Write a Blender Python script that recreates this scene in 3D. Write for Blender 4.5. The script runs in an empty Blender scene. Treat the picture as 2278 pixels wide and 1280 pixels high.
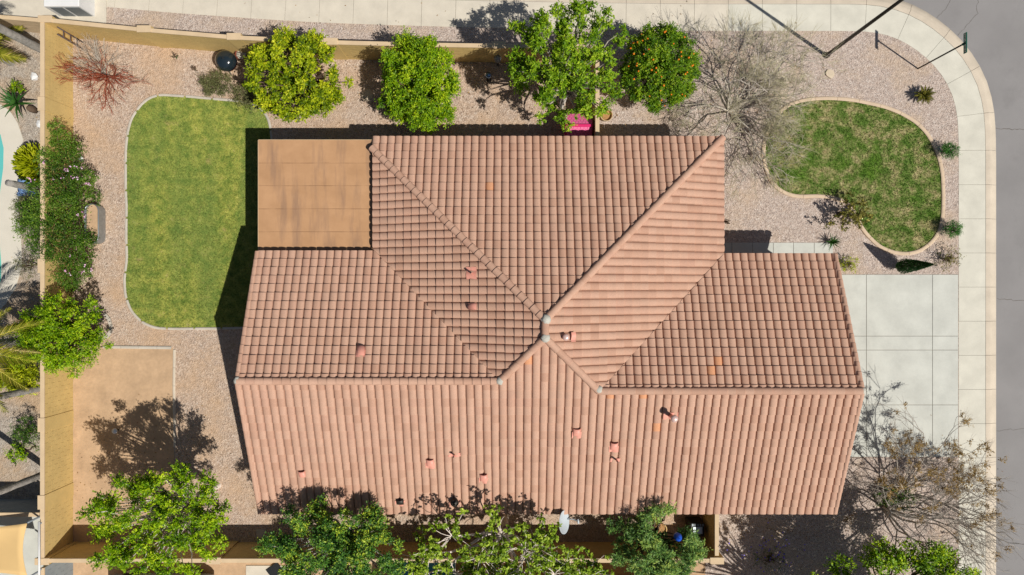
import bpy, math, random
import numpy as np
from mathutils import Vector, Matrix
from mathutils.geometry import tessellate_polygon

# ------------------------------------------------------------------ camera, sky, sun, exposure
sc = bpy.context.scene
COL = sc.collection
HC, FPX = 30.0, 1519.0            # drone height and focal length in photo pixels (24 mm on 36 mm)
cam = bpy.data.cameras.new("camera"); camo = bpy.data.objects.new("camera", cam); COL.objects.link(camo)
cam.sensor_width = 36.0; cam.lens = 24.0; cam.clip_end = 500; cam.clip_start = 0.5
camo.location = (0, 0, HC); camo.rotation_euler = (0, 0, 0)
sc.camera = camo
w = bpy.data.worlds.new("World"); sc.world = w; w.use_nodes = True
SUN_EL = math.radians(54.8); SX, SY = 0.818, -0.575
sky = w.node_tree.nodes.new("ShaderNodeTexSky"); sky.sky_type = 'NISHITA'; sky.sun_disc = False
sky.sun_elevation = SUN_EL; sky.sun_rotation = math.atan2(SX, SY)
bg = w.node_tree.nodes["Background"]; bg.inputs[1].default_value = 0.05
w.node_tree.links.new(sky.outputs[0], bg.inputs[0])
sl = bpy.data.lights.new("sun", 'SUN'); sl.energy = 5.0; sl.angle = math.radians(0.5); sl.color = (1.0, 0.955, 0.88)
so = bpy.data.objects.new("sun", sl); COL.objects.link(so)
so.rotation_euler = Vector((-SX * math.cos(SUN_EL), -SY * math.cos(SUN_EL), -math.sin(SUN_EL))).to_track_quat('-Z', 'Y').to_euler()
so.location = (20, -14, 40)
vs = sc.view_settings; vs.view_transform = 'Standard'; vs.look = 'None'; vs.exposure = -0.08; vs.gamma = 1.0

# ------------------------------------------------------------------ helpers
def G(px, py, z=0.0):
    return ((px - 1139) * (HC - z) / FPX, (640 - py) * (HC - z) / FPX)
def GL(pts, z=0.0): return [G(a, b, z) for a, b in pts]
def lin(c):
    c = c / 255.0
    return c / 12.92 if c <= 0.04045 else ((c + 0.055) / 1.055) ** 2.4
def A(r, g, b, k=1.25): return (min(lin(r) / k, .9), min(lin(g) / k, .9), min(lin(b) / k, .9), 1)
WL = {}
def link(o, parent=None, loc=None):
    COL.objects.link(o)
    if parent is not None: o.parent = parent
    return o
def thing(name, label, cat, loc, group=None):
    o = bpy.data.objects.new(name, None); COL.objects.link(o); o.location = loc; o.empty_display_size = .2
    WL[o.name] = Vector(loc); o['label'] = label; o['category'] = cat
    if group: o['group'] = group
    return o
def tag(o, label, cat, group=None):
    o['label'] = label; o['category'] = cat
    if group: o['group'] = group
    return o
def mesh_np(name, V, F, mat, attr=None, smooth=False):
    """V (n,3), F (m,k) fixed-size faces"""
    V = np.asarray(V, np.float32); F = np.asarray(F, np.int32)
    me = bpy.data.meshes.new(name); m, k = F.shape
    me.vertices.add(len(V)); me.vertices.foreach_set("co", V.ravel())
    me.loops.add(m * k); me.loops.foreach_set("vertex_index", F.ravel())
    me.polygons.add(m); me.polygons.foreach_set("loop_start", np.arange(0, m * k, k, dtype=np.int32))
    me.polygons.foreach_set("loop_total", np.full(m, k, np.int32))
    if smooth: me.polygons.foreach_set("use_smooth", np.ones(m, bool))
    me.update(calc_edges=True)
    if attr is not None:
        a = me.attributes.new("tint", 'FLOAT', 'FACE'); a.data.foreach_set("value", np.asarray(attr, np.float32))
    me.materials.append(mat)
    return me
def mesh_py(name, V, F, mat, smooth=None, attr=None):
    me = bpy.data.meshes.new(name); me.from_pydata([tuple(v) for v in V], [], F)
    if smooth is True: me.polygons.foreach_set("use_smooth", [True] * len(F))
    elif smooth is not None: me.polygons.foreach_set("use_smooth", smooth)
    if attr is not None:
        a = me.attributes.new("tint", 'FLOAT', 'FACE'); a.data.foreach_set("value", attr)
    me.update(); me.materials.append(mat)
    return me
def place(name, me, parent=None, kind=None):
    """me is in world coordinates: shift into the parent's frame"""
    o = bpy.data.objects.new(name, me); COL.objects.link(o)
    if parent is not None:
        o.parent = parent; off = WL.get(parent.name, Vector((0, 0, 0)))
        if off.length > 1e-6: me.transform(Matrix.Translation(-off))
        WL[o.name] = off
    else: WL[o.name] = Vector((0, 0, 0))
    if kind: o['kind'] = kind
    return o
class MB:
    def __init__(s): s.v = []; s.f = []; s.sm = []
    def add(s, V, F, smooth=False):
        n = len(s.v); s.v += [tuple(v) for v in V]
        for f in F: s.f.append([i + n for i in f]); s.sm.append(smooth)
        return s
    def box(s, x0, y0, z0, x1, y1, z1, bev=0.0):
        if bev <= 0:
            V = [(x0,y0,z0),(x1,y0,z0),(x1,y1,z0),(x0,y1,z0),(x0,y0,z1),(x1,y0,z1),(x1,y1,z1),(x0,y1,z1)]
            return s.add(V, [(0,3,2,1),(4,5,6,7),(0,1,5,4),(1,2,6,5),(2,3,7,6),(3,0,4,7)])
        b = bev
        V = [(x0,y0,z0),(x1,y0,z0),(x1,y1,z0),(x0,y1,z0),(x0,y0,z1-b),(x1,y0,z1-b),(x1,y1,z1-b),(x0,y1,z1-b),
             (x0+b,y0+b,z1),(x1-b,y0+b,z1),(x1-b,y1-b,z1),(x0+b,y1-b,z1)]
        return s.add(V, [(0,3,2,1),(8,9,10,11),(0,1,5,4),(1,2,6,5),(2,3,7,6),(3,0,4,7),(4,5,9,8),(5,6,10,9),(6,7,11,10),(7,4,8,11)])
    def obox(s, c, ux, lx, ly, z0, z1, bev=0.0):
        """box centred c=(x,y), x axis along unit ux"""
        t = MB().box(-lx/2, -ly/2, z0, lx/2, ly/2, z1, bev); ca, sa = ux
        return s.add([(c[0] + x*ca - y*sa, c[1] + x*sa + y*ca, z) for x, y, z in t.v], t.f)
    def prism(s, poly, z0, z1, bev=0.0):
        n = len(poly)
        a = sum(poly[i][0]*poly[(i+1)%n][1] - poly[(i+1)%n][0]*poly[i][1] for i in range(n))
        if a < 0: poly = poly[::-1]
        V = [(x, y, z0) for x, y in poly] + [(x, y, z1) for x, y in poly]
        if n > 8:
            T = [t if (poly[t[1]][0]-poly[t[0]][0])*(poly[t[2]][1]-poly[t[0]][1]) > (poly[t[1]][1]-poly[t[0]][1])*(poly[t[2]][0]-poly[t[0]][0]) else t[::-1]
                 for t in tessellate_polygon([[Vector((x, y, 0)) for x, y in poly]])]
            return s.add(V, [[n+i for i in t] for t in T] + [(i, (i+1)%n, n+(i+1)%n, n+i) for i in range(n)])
        return s.add(V, [list(range(n))[::-1], list(range(n, 2*n))] + [(i, (i+1)%n, n+(i+1)%n, n+i) for i in range(n)])
    def lathe(s, c, prof, n=20, axis=None, close=True):
        """prof [(r,z)...] around c"""
        V = []; F = []; m = len(prof)
        for r, z in prof:
            for k in range(n):
                a = 2*math.pi*k/n; V.append((r*math.cos(a), r*math.sin(a), z))
        for j in range(m-1):
            for k in range(n): F.append((j*n+k, j*n+(k+1)%n, (j+1)*n+(k+1)%n, (j+1)*n+k))
        if close:
            F.append(list(range(n))[::-1]); F.append([(m-1)*n+k for k in range(n)])
        M = axis if axis is not None else Matrix.Identity(3)
        return s.add([Vector(c) + M @ Vector(v) for v in V], F, True)
    def tube(s, pts, rad, n=8):
        P = [Vector(p) for p in pts]; V = []; F = []
        for i, p in enumerate(P):
            d = (P[min(i+1, len(P)-1)] - P[max(i-1, 0)]).normalized()
            a = d.cross(Vector((0, 0, 1)) if abs(d.z) < .9 else Vector((1, 0, 0))).normalized(); b = d.cross(a)
            r = rad[i] if isinstance(rad, (list, tuple)) else rad
            for k in range(n):
                t = 2*math.pi*k/n; V.append(p + a*(r*math.cos(t)) + b*(r*math.sin(t)))
        for i in range(len(P)-1):
            for k in range(n): F.append((i*n+k, i*n+(k+1)%n, (i+1)*n+(k+1)%n, (i+1)*n+k))
        F.append(list(range(n))[::-1]); F.append([(len(P)-1)*n+k for k in range(n)])
        return s.add(V, F, True)
    def out(s, name, mat, parent=None, kind=None):
        return place(name, mesh_py(name, s.v, s.f, mat, smooth=s.sm), parent, kind)

# ------------------------------------------------------------------ materials
def newmat(name):
    m = bpy.data.materials.new(name); m.use_nodes = True
    return m, m.node_tree.nodes, m.node_tree.links, m.node_tree.nodes["Principled BSDF"]
def ramp(N, L, src, stops):
    r = N.new("ShaderNodeValToRGB"); e = r.color_ramp.elements
    while len(e) < len(stops): e.new(.5)
    for i, (p, c) in enumerate(stops): e[i].position = p; e[i].color = c
    L.new(src, r.inputs[0]); return r.outputs[0]
def noise(N, L, co, scale, detail=3, rough=.55, sx=1, sy=1, sz=1):
    if (sx, sy, sz) != (1, 1, 1):
        mp = N.new("ShaderNodeMapping"); mp.inputs['Scale'].default_value = (sx, sy, sz); L.new(co, mp.inputs[0]); co = mp.outputs[0]
    n = N.new("ShaderNodeTexNoise"); n.inputs['Scale'].default_value = scale; n.inputs['Detail'].default_value = detail
    n.inputs['Roughness'].default_value = rough; L.new(co, n.inputs['Vector']); return n.outputs[0]
def mixc(N, L, fac, a, b, mode='MIX'):
    m = N.new("ShaderNodeMix"); m.data_type = 'RGBA'; m.blend_type = mode
    for s, v in ((m.inputs[0], fac), (m.inputs[6], a), (m.inputs[7], b)):
        if hasattr(v, 'links'): L.new(v, s)
        else: s.default_value = v
    return m.outputs[2]
def bump(N, L, P, h, strength, dist):
    b = N.new("ShaderNodeBump"); b.inputs['Strength'].default_value = strength; b.inputs['Distance'].default_value = dist
    L.new(h, b.inputs['Height']); L.new(b.outputs[0], P.inputs['Normal'])
def coords(N): return N.new("ShaderNodeTexCoord").outputs['Object']
def geo_pos(N): return N.new("ShaderNodeNewGeometry").outputs['Position']
def sc_(c, k): return (min(c[0]*k, .95), min(c[1]*k, .95), min(c[2]*k, .95), 1)
def pm(name, col, rough=.7, var=.12, scale=2.5, fine=40, bmp=.2, bd=.01, metal=0.0, spec=.3, stain=0.0):
    """plain surface with cloudy and fine variation"""
    m, N, L, P = newmat(name); co = geo_pos(N)
    a = ramp(N, L, noise(N, L, co, scale, 4), [(.3, sc_(col, 1 - var)), (.7, sc_(col, 1 + var))])
    f = noise(N, L, co, fine, 3)
    b = mixc(N, L, 1.0, a, ramp(N, L, f, [(.3, (1 - var*.7,)*3 + (1,)), (.7, (1, 1, 1, 1))]), 'MULTIPLY')
    if stain: b = mixc(N, L, ramp(N, L, noise(N, L, co, .75, 7, .72), [(.54, (0, 0, 0, 1)), (.74, (stain,)*3 + (1,))]), b, sc_(col, .66))
    L.new(b, P.inputs['Base Color']); P.inputs['Roughness'].default_value = rough; P.inputs['Metallic'].default_value = metal
    P.inputs['Specular IOR Level'].default_value = spec
    if bmp: bump(N, L, P, f, bmp, bd)
    return m
def gravel(name, stones, sand, sandamt=.35, scale=22):
    m, N, L, P = newmat(name); co = geo_pos(N)
    v = N.new("ShaderNodeTexVoronoi"); v.inputs['Scale'].default_value = scale; L.new(co, v.inputs['Vector'])
    sp = N.new("ShaderNodeSeparateColor"); L.new(v.outputs['Color'], sp.inputs[0])
    k = len(stones); cs = ramp(N, L, sp.outputs[0], [(i/(k-1), c) for i, c in enumerate(stones)])
    v2 = N.new("ShaderNodeTexVoronoi"); v2.inputs['Scale'].default_value = scale*1.9; L.new(co, v2.inputs['Vector'])
    sp2 = N.new("ShaderNodeSeparateColor"); L.new(v2.outputs['Color'], sp2.inputs[0])
    cs = mixc(N, L, .45, cs, ramp(N, L, sp2.outputs[1], [(i/(k-1), c) for i, c in enumerate(stones)]))
    big = noise(N, L, co, .55, 5, .6)
    fac = ramp(N, L, big, [(.62 - sandamt*.5, (0, 0, 0, 1)), (.78 - sandamt*.3, (.75,)*3 + (1,))])
    c = mixc(N, L, fac, cs, sand)
    c = mixc(N, L, 1.0, c, ramp(N, L, noise(N, L, co, 6, 3), [(.3, (.8,)*3 + (1,)), (.7, (1.06,)*3 + (1,))]), 'MULTIPLY')
    L.new(c, P.inputs['Base Color']); P.inputs['Roughness'].default_value = .9; P.inputs['Specular IOR Level'].default_value = .15
    bump(N, L, P, v.outputs['Distance'], .9, .03)
    return m
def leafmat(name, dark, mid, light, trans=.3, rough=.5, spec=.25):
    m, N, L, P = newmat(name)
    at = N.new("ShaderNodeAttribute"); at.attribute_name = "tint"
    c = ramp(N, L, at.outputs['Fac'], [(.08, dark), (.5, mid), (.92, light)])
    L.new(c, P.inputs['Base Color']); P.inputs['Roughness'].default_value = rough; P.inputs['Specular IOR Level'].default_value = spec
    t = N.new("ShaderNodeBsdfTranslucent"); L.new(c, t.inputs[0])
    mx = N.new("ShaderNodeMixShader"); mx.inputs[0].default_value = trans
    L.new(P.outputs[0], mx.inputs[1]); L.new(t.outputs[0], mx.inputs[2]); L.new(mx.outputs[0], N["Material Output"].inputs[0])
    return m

M = {}
M['gravel_back'] = gravel("gravel_back", [A(138,116,102), A(204,178,156), A(228,206,186), A(180,152,132), A(246,232,216)], A(214,180,146), .42)
M['gravel_front'] = gravel("gravel_front", [A(136,120,112), A(206,186,172), A(228,210,196), A(174,152,140), A(246,236,226)], A(212,186,158), .26)
M['gravel_west'] = gravel("gravel_west", [A(120,110,100), A(188,176,162), A(208,196,180), A(160,144,130), A(226,218,206)], A(205,172,135), .42)
M['dirt'] = pm("dirt", A(206,173,138), .95, .15, 1.3, 7, .45, .03, stain=.45)
M['soil'] = pm("soil", A(196,150,100), .95, .25, 4, 30, .6, .02)
M['asphalt'] = pm("asphalt", A(150,147,146), .88, .08, .5, 60, .5, .006, stain=.35)
M['crack'] = pm("crack", A(118,112,106), .95, .1)
M['concrete'] = pm("concrete", A(222,213,196), .82, .08, 1.6, 25, .15, .004, stain=.3)
M['concrete2'] = pm("concrete2", A(222,218,203), .82, .09, 1.3, 25, .15, .004, stain=.3)
M['concrete_drive'] = pm("concrete_drive", A(210,211,202), .8, .09, 1.2, 22, .15, .004, stain=.3)
M['kerb'] = pm("kerb", A(218,204,184), .85, .1, 1.2, 25, .2, .005, stain=.4)
M['joint'] = pm("joint", A(150,140,128), .95, .1)
M['edging'] = pm("edging", A(222,198,170), .85, .09, 2, 30, .2, .005)
M['edging_grey'] = pm("edging_grey", A(205,196,182), .85, .1, 2, 30, .25, .005)
M['deck'] = pm("pool_deck", A(224,217,202), .8, .05, 1.1, 25, .1, .003)
M['stucco_house'] = pm("stucco_house", A(200,168,128), .9, .06, 2, 60, .4, .006)
M['wallpaint'] = pm("wall_paint", A(208,180,118, 1.05), .85, .08, 1.6, 40, .25, .004, stain=.22)
M['mortar'] = pm("wall_joint", A(188,160,102, 1.05), .9, .08)
M['wallcap'] = pm("wall_cap", A(222,196,160), .85, .07, 2, 30, .2, .004)
M['greywall'] = pm("grey_wall", A(150,160,166), .85, .06, 2, 30, .2, .004)
M['trim'] = pm("trim", A(150,110,84), .7, .08)
M['white'] = pm("white_paint", A(240,240,240), .5, .04, 3, 30, .05)
M['greymetal'] = pm("grey_metal", A(150,158,164), .5, .08, 4, 40, .1, .003, .3)
M['galv'] = pm("galvanised", A(178,186,190), .38, .12, 6, 40, .1, .003, .75)
M['darkmetal'] = pm("dark_metal", A(62,58,54), .5, .12, 6, 40, .1, .003, .4)
M['black'] = pm("black", A(38,40,42), .5, .1)
M['wood_dark'] = pm("dark_wood", A(96,84,84), .8, .2, 8, 60, .3)
M['pinkmetal'] = pm("salmon_metal", A(240,168,148), .45, .08, 6, 40, .1, .003)
M['palepink'] = pm("pale_pink_metal", A(240,205,195), .3, .06, 6, 40, .05, .003, .2)
M['grout'] = pm("roof_mortar", A(205,202,190), .9, .1, 8, 40, .6, .02)
M['terracotta_pot'] = pm("buff_pot", A(216,190,152), .8, .1)
M['rust'] = pm("rust", A(128,66,48), .8, .25, 12, 60, .4)
M['stone'] = pm("pale_stone", A(222,204,178), .9, .1, 4, 30, .4, .01)
M['bark_pale'] = pm("bark_pale", A(232,220,208, 1.0), .9, .16, 8, 50, .4)
M['bark_grey'] = pm("bark_grey", A(196,186,174), .9, .2, 8, 50, .4)
M['bark_brown'] = pm("bark_brown", A(112,92,76), .9, .2, 8, 50, .5)
M['palm_trunk'] = pm("palm_trunk", A(176,170,162), .9, .3, 5, 20, .8, .03)
M['twig_red'] = pm("twig_red", A(178,92,66), .8, .25, 3, 30, .2)
M['twig_grey'] = pm("twig_grey", A(206,196,182), .85, .2, 3, 30, .2)
M['twig_olive'] = pm("twig_olive", A(204,196,160), .85, .2, 1.5, 30, .2)
def greenblack():
    m, N, L, P = newmat("glossy_black_enamel"); P.inputs['Base Color'].default_value = (.012, .02, .026, 1)
    P.inputs['Roughness'].default_value = .16; P.inputs['Coat Weight'].default_value = .6; return m
M['enamel'] = greenblack()
M['globe'] = pm("mirror_globe", A(120,150,190), .1, .1, 6, 20, 0, 0, .9)
M['blue'] = pm("blue_plastic", A(40,95,215), .4, .1)
M['bluecloth'] = pm("blue_cloth", A(130,165,215), .9, .12)
M['pink'] = pm("pink_plastic", A(250,120,170), .45, .05, 4, 30, .05)
M['magenta'] = pm("magenta_plastic", A(232,46,118), .45, .06)
M['steelblue'] = pm("slate_plastic", A(150,165,180), .5, .05)
M['sail'] = pm("shade_sail", A(238,200,138), .9, .05, .7, 80, .2)
M['dishgrey'] = pm("dish_grey", A(206,216,222), .45, .04, 4, 30, .03)
M['tar'] = pm("tar_seam", A(150,114,84), .9, .1)  # darker tone painted in for the shadow in the gaps between strips
M['teal'] = pm("teal_cover", A(70,150,190), .5, .1)
M['signgreen'] = pm("sign_green", A(10,110,90), .5, .05)
M['glass'] = pm("car_glass", (.01, .012, .015, 1), .05, .05, 3, 30, 0, 0, 0, .8)
M['carpaint'] = pm("car_paint", A(120,132,150), .25, .05, 3, 30, 0, 0, .5, .5)
M['rubber'] = pm("rubber", (.02, .02, .02, 1), .8, .1)
M['orange_fruit'] = pm("orange_fruit", A(250,140,30), .5, .1, 6, 60, .2, .003)
def water():
    m, N, L, P = newmat("pool_water"); P.inputs['Base Color'].default_value = A(105,200,196); P.inputs['Roughness'].default_value = .06
    bump(N, L, P, noise(N, L, geo_pos(N), 3, 3), .15, .05); return m
M['water'] = water()

def tile_mat(name, stops):
    m, N, L, P = newmat(name); co = geo_pos(N)
    at = N.new("ShaderNodeAttribute"); at.attribute_name = "tint"
    c = ramp(N, L, at.outputs['Fac'], stops)
    n1 = noise(N, L, co, 30, 4, .6)
    c = mixc(N, L, 1.0, c, ramp(N, L, n1, [(.25, (.82, .80, .79, 1)), (.65, (1.03, 1.03, 1.03, 1))]), 'MULTIPLY')
    c = mixc(N, L, ramp(N, L, noise(N, L, co, 1.1, 5, .65), [(.52, (0, 0, 0, 1)), (.75, (.4,)*3 + (1,))]), c, A(178,146,126))
    L.new(c, P.inputs['Base Color']); P.inputs['Roughness'].default_value = .8; P.inputs['Specular IOR Level'].default_value = .25
    bump(N, L, P, n1, .15, .004); return m
M['tile'] = tile_mat("roof_tile", [(0, A(201,158,134)), (.3, A(210,169,145)), (.7, A(214,173,149)), (1, A(206,163,140))])
M['tile_orange'] = tile_mat("roof_tile_orange", [(0, A(230,166,124)), (1, A(230,166,124))])
def roofing():
    m, N, L, P = newmat("rolled_roofing"); co = geo_pos(N)
    base = ramp(N, L, noise(N, L, co, 1.4, 5, .6), [(.3, A(188,146,108)), (.7, A(204,160,120))])
    # water stains that run north-south across the strips
    st = noise(N, L, co, .8, 5, .6, 2.2, .3, 1)
    base = mixc(N, L, ramp(N, L, st, [(.50, (0, 0, 0, 1)), (.66, (.65,)*3 + (1,))]), base, A(146,118,100))
    base = mixc(N, L, ramp(N, L, noise(N, L, co, 7, 4, .6), [(.62, (0, 0, 0, 1)), (.8, (.25,)*3 + (1,))]), base, A(170,120,84))
    L.new(base, P.inputs['Base Color']); P.inputs['Roughness'].default_value = .95; P.inputs['Specular IOR Level'].default_value = .1
    bump(N, L, P, noise(N, L, co, 90, 2), .3, .004); return m
M['roofing'] = roofing()
def lawn(name, front, blade=False):
    m, N, L, P = newmat(name); co = geo_pos(N)
    if front:
        c = ramp(N, L, noise(N, L, co, 1.7, 7, .72), [(.30, A(74,108,36)), (.43, A(102,132,54)), (.50, A(136,150,82)), (.57, A(172,168,114)), (.70, A(208,192,146))])
        c2 = ramp(N, L, noise(N, L, co, .45, 4, .6), [(.55, (0, 0, 0, 1)), (.68, (.85,)*3 + (1,))])
        c = mixc(N, L, c2, c, ramp(N, L, noise(N, L, co, 5, 4, .7), [(.3, A(76,118,26)), (.7, A(108,150,42))]))
    else:
        c = ramp(N, L, noise(N, L, co, 2.2, 7, .74), [(.28, A(92,118,46)), (.40, A(122,142,62)), (.50, A(152,162,76)), (.60, A(178,180,88)), (.72, A(192,180,126))])
        st = noise(N, L, co, .55, 2, .5, 1, .16, 1)
        c = mixc(N, L, ramp(N, L, st, [(.45, (0, 0, 0, 1)), (.6, (.5,)*3 + (1,))]), c, A(118,142,72))
        c = mixc(N, L, ramp(N, L, noise(N, L, co, 1.3, 6, .72), [(.60, (0, 0, 0, 1)), (.74, (.75,)*3 + (1,))]), c, A(182,164,110))
    c = mixc(N, L, 1.0, c, ramp(N, L, noise(N, L, co, 14, 6, .8), [(.3, (.55,)*3 + (1,)), (.7, (1.25,)*3 + (1,))]), 'MULTIPLY')
    if blade:
        at_ = N.new("ShaderNodeAttribute"); at_.attribute_name = "tint"
        c = mixc(N, L, 1.0, c, ramp(N, L, at_.outputs['Fac'], [(0, (.6, .65, .55, 1)), (.6, (1.2, 1.2, 1.15, 1)), (1, (1.8, 1.65, 1.7, 1))]), 'MULTIPLY')
    L.new(c, P.inputs['Base Color']); P.inputs['Roughness'].default_value = .85; P.inputs['Specular IOR Level'].default_value = .15
    return m
M['blade_back'] = lawn("blade_back", False, True); M['blade_front'] = lawn("blade_front", True, True)
M['lawn_back'] = lawn("lawn_back", False); M['lawn_front'] = lawn("lawn_front", True)

# ------------------------------------------------------------------ ground, street, pavement
MB().add([(-90,-70,-.2),(90,-70,-.2),(90,70,-.2),(-90,70,-.2)], [(0,1,2,3)]).out("ground", M['soil'], kind='structure')
street = MB().prism([(-60,12.2),(15,12.2),(19,8),(21,-40),(60,-40),(60,40),(-60,40)], -.18, -.12).out("street", M['asphalt'], kind='structure')
# inner edge of the pavement, photo pixels
inner = [(-500,-70),(-100,-25),(110,3),(240,16),(400,30),(571,42),(700,50),(860,56),(1038,61),(1300,66),(1560,69),(1750,69),(1896,69.5),(1925,70),(1950,72),(1975,78),(1997,86),(2030,104),(2064,131),(2083,150),(2098,171),(2110,190),(2118,207),(2125,230),(2130,256),(2132,286),(2133,340),(2133,700),(2133,1000),(2133,1280),(2133,1900)]
IP = np.array(GL(inner))
def resample(P, step):
    d = np.r_[0, np.cumsum(np.hypot(*np.diff(P, axis=0).T))]; n = max(2, int(round(d[-1] / step)) + 1)
    t = np.linspace(0, d[-1], n); return np.c_[np.interp(t, d, P[:, 0]), np.interp(t, d, P[:, 1])]
fine = resample(IP, .1)
for _ in range(25): fine[1:-1] = .5 * fine[1:-1] + .25 * (fine[:-2] + fine[2:])
tg = np.gradient(fine, axis=0); tg /= np.hypot(tg[:, 0], tg[:, 1])[:, None]
nrm = np.c_[-tg[:, 1], tg[:, 0]]           # path runs left to right then down: outward is on the left
W1, W2 = 1.18, 1.72
MB().prism([tuple(p) for p in fine[::5]] + [tuple(p) for p in (fine + nrm * W1)[::5][::-1]], -.16, -.012).out("pavement", M['joint'], kind='structure')
pave = bpy.data.objects["pavement"]
kerb = MB().prism([tuple(p) for p in (fine + nrm * W1)[::5]] + [tuple(p) for p in (fine + nrm * W2)[::5][::-1]], -.19, -.13).out("kerb", M['joint'], kind='structure')
rng = random.Random(3)
step = 15
for i in range(0, len(fine) - step, step):
    a = fine[i:i + step + 1]; n = nrm[i:i + step + 1]; t = tg[i:i + step + 1]
    if abs(a[0][0]) > 25.5 or abs(a[0][1]) > 16.5: continue
    a = a.copy(); a[0] += t[0] * .006; a[-1] -= t[-1] * .006
    idx = [0, 5, 10, step]
    m = M['concrete'] if a[0][0] < 9 else M['concrete2']
    MB().prism([tuple(a[k]) for k in idx] + [tuple(a[k] + n[k] * (W1 - .008)) for k in idx[::-1]], -.05, .006 + rng.uniform(-.002, .002)).out("slab", m, pave)
for i in range(0, len(fine) - step, step):
    a = fine[i:i + step + 1].copy(); n = nrm[i:i + step + 1]; t = tg[i:i + step + 1]
    if abs(a[0][0]) > 25.5 or abs(a[0][1]) > 16.5: continue
    a[0] += t[0] * .006; a[-1] -= t[-1] * .006
    V = []; F = []
    prof = [(W1 + .004, .006), (W1 + .18, .004), (W1 + .27, -.02), (W1 + .36, -.085), (W2, -.108), (W2, -.16)]
    for k in (0, 5, 10, step):
        for d, z in prof: p = a[k] + n[k] * d; V.append((p[0], p[1], z))
    q = len(prof)
    for c in range(3):
        for r in range(q - 1): F.append((c*q + r, (c+1)*q + r, (c+1)*q + r + 1, c*q + r + 1))
    place("kerb_segment", mesh_py("kerb_segment", V, [f[::-1] for f in F], M['kerb'], smooth=True), kerb)
def crack(pts, wd=.018):
    P = resample(np.array(GL(pts)), .12); r = np.random.RandomState(int(abs(P[0][0]) * 100))
    P[1:-1] += r.normal(0, .02, P[1:-1].shape); V = []; F = []
    for i, p in enumerate(P):
        d = P[min(i+1, len(P)-1)] - P[max(i-1, 0)]; d /= np.hypot(*d); o = np.array([-d[1], d[0]]) * wd * r.uniform(.5, 1.2) * .5
        V += [(p[0]+o[0], p[1]+o[1], -.116), (p[0]-o[0], p[1]-o[1], -.116)]
    for i in range(len(P)-1): F.append((2*i, 2*i+1, 2*i+3, 2*i+2))
    place("crack", mesh_py("crack", V, F, M['crack']), street)
crack([(2088,38),(2105,20),(2118,0),(2125,-20)]); crack([(2135,77),(2160,50),(2181,25),(2176,18),(2182,-15)])
crack([(2220,284),(2245,286),(2290,288)], .03); crack([(2222,664),(2250,668),(2290,668)], .025); crack([(2222,960),(2260,957),(2300,952)])
# yards
FY = MB().prism([tuple(p) for p in fine[::5]] + [(19.63, -26), (-32.4, -26)], -.15, 0.0).out("front_yard", M['gravel_front'], kind='structure')
bx0 = -19.3
MB().prism([(bx0,11.25),(-16,10.95),(-12,10.5),(-8,10.3),(0,10.05),(3.52,9.95),(3.52,4),(-4,-3),(8.4,-8),(8.4,-11.3),(bx0,-11.3)], -.02, .004).out("back_yard", M['gravel_back'], kind='structure')
MB().prism(GL([(163,772),(385,774),(388,1150),(163,1240)]), -.02, .010).out("dirt_patch", M['dirt'], kind='structure')
MB().prism([(-45,13.2),(-19.42,11.4),(-19.42,-9.3),(-45,-9.3)], -.02, .004).out("west_yard", M['gravel_west'], kind='structure')
MB().prism([(-45,-9.4),(-19.42,-9.4),(-19.42,-24),(-45,-24)], -.02, .004).out("southwest_yard", M['concrete_drive'], kind='structure')
MB().prism([(-19.3,-11.5),(8.5,-11.5),(8.5,-24),(-19.3,-24)], -.02, .004).out("south_yard", M['dirt'], kind='structure')
dk = [(-300,190),(0,232),(22,246),(40,274),(52,310),(50,345),(44,400),(42,470),(48,540),(50,590),(36,640),(14,676),(0,690),(-300,720)]
deck = MB().prism(GL(dk), -.02, .03).out("pool_deck", M['deck'], kind='structure')
pl = [(-300,240),(-60,262),(-20,280),(2,300),(9,330),(8,375),(2,420),(-6,480),(0,540),(4,590),(3,625),(-8,655),(-60,690),(-300,700)]
MB().prism(GL(pl), .0, .036).out("pool_water", M['water'], kind='structure')

# driveway and front walk, slab by slab
drive = MB().prism(GL([(1790,611),(2132,611),(2132,1017),(1790,1017)]), -.05, -.004 + .008).out("driveway", M['joint'], kind='structure')
xs = [1792, 1927, 2074, 2131.5]; ys = [611, 748, 779, 901, 1017]
for i in range(3):
    for j in range(4):
        a = G(xs[i], ys[j]); b = G(xs[i+1], ys[j+1]); g = .008
        MB().box(a[0]+g, b[1]+g, -.04, b[0]-g, a[1]-g, .02 + rng.uniform(-.002, .002), .006).out("slab", M['concrete_drive'], drive)
walk = MB().prism(GL([(1600,540),(1853,540),(1853,585),(1600,585)]), -.05, .005).out("front_walk", M['joint'], kind='structure')
wx = [1600, 1628, 1674, 1720, 1765, 1811, 1853]
for i in range(6):
    a = G(wx[i], 540); b = G(wx[i+1], 585)
    MB().box(a[0]+.008, b[1], -.04, b[0]-.008, a[1]-.006, .022, .006).out("slab", M['concrete_drive'], walk)

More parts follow.
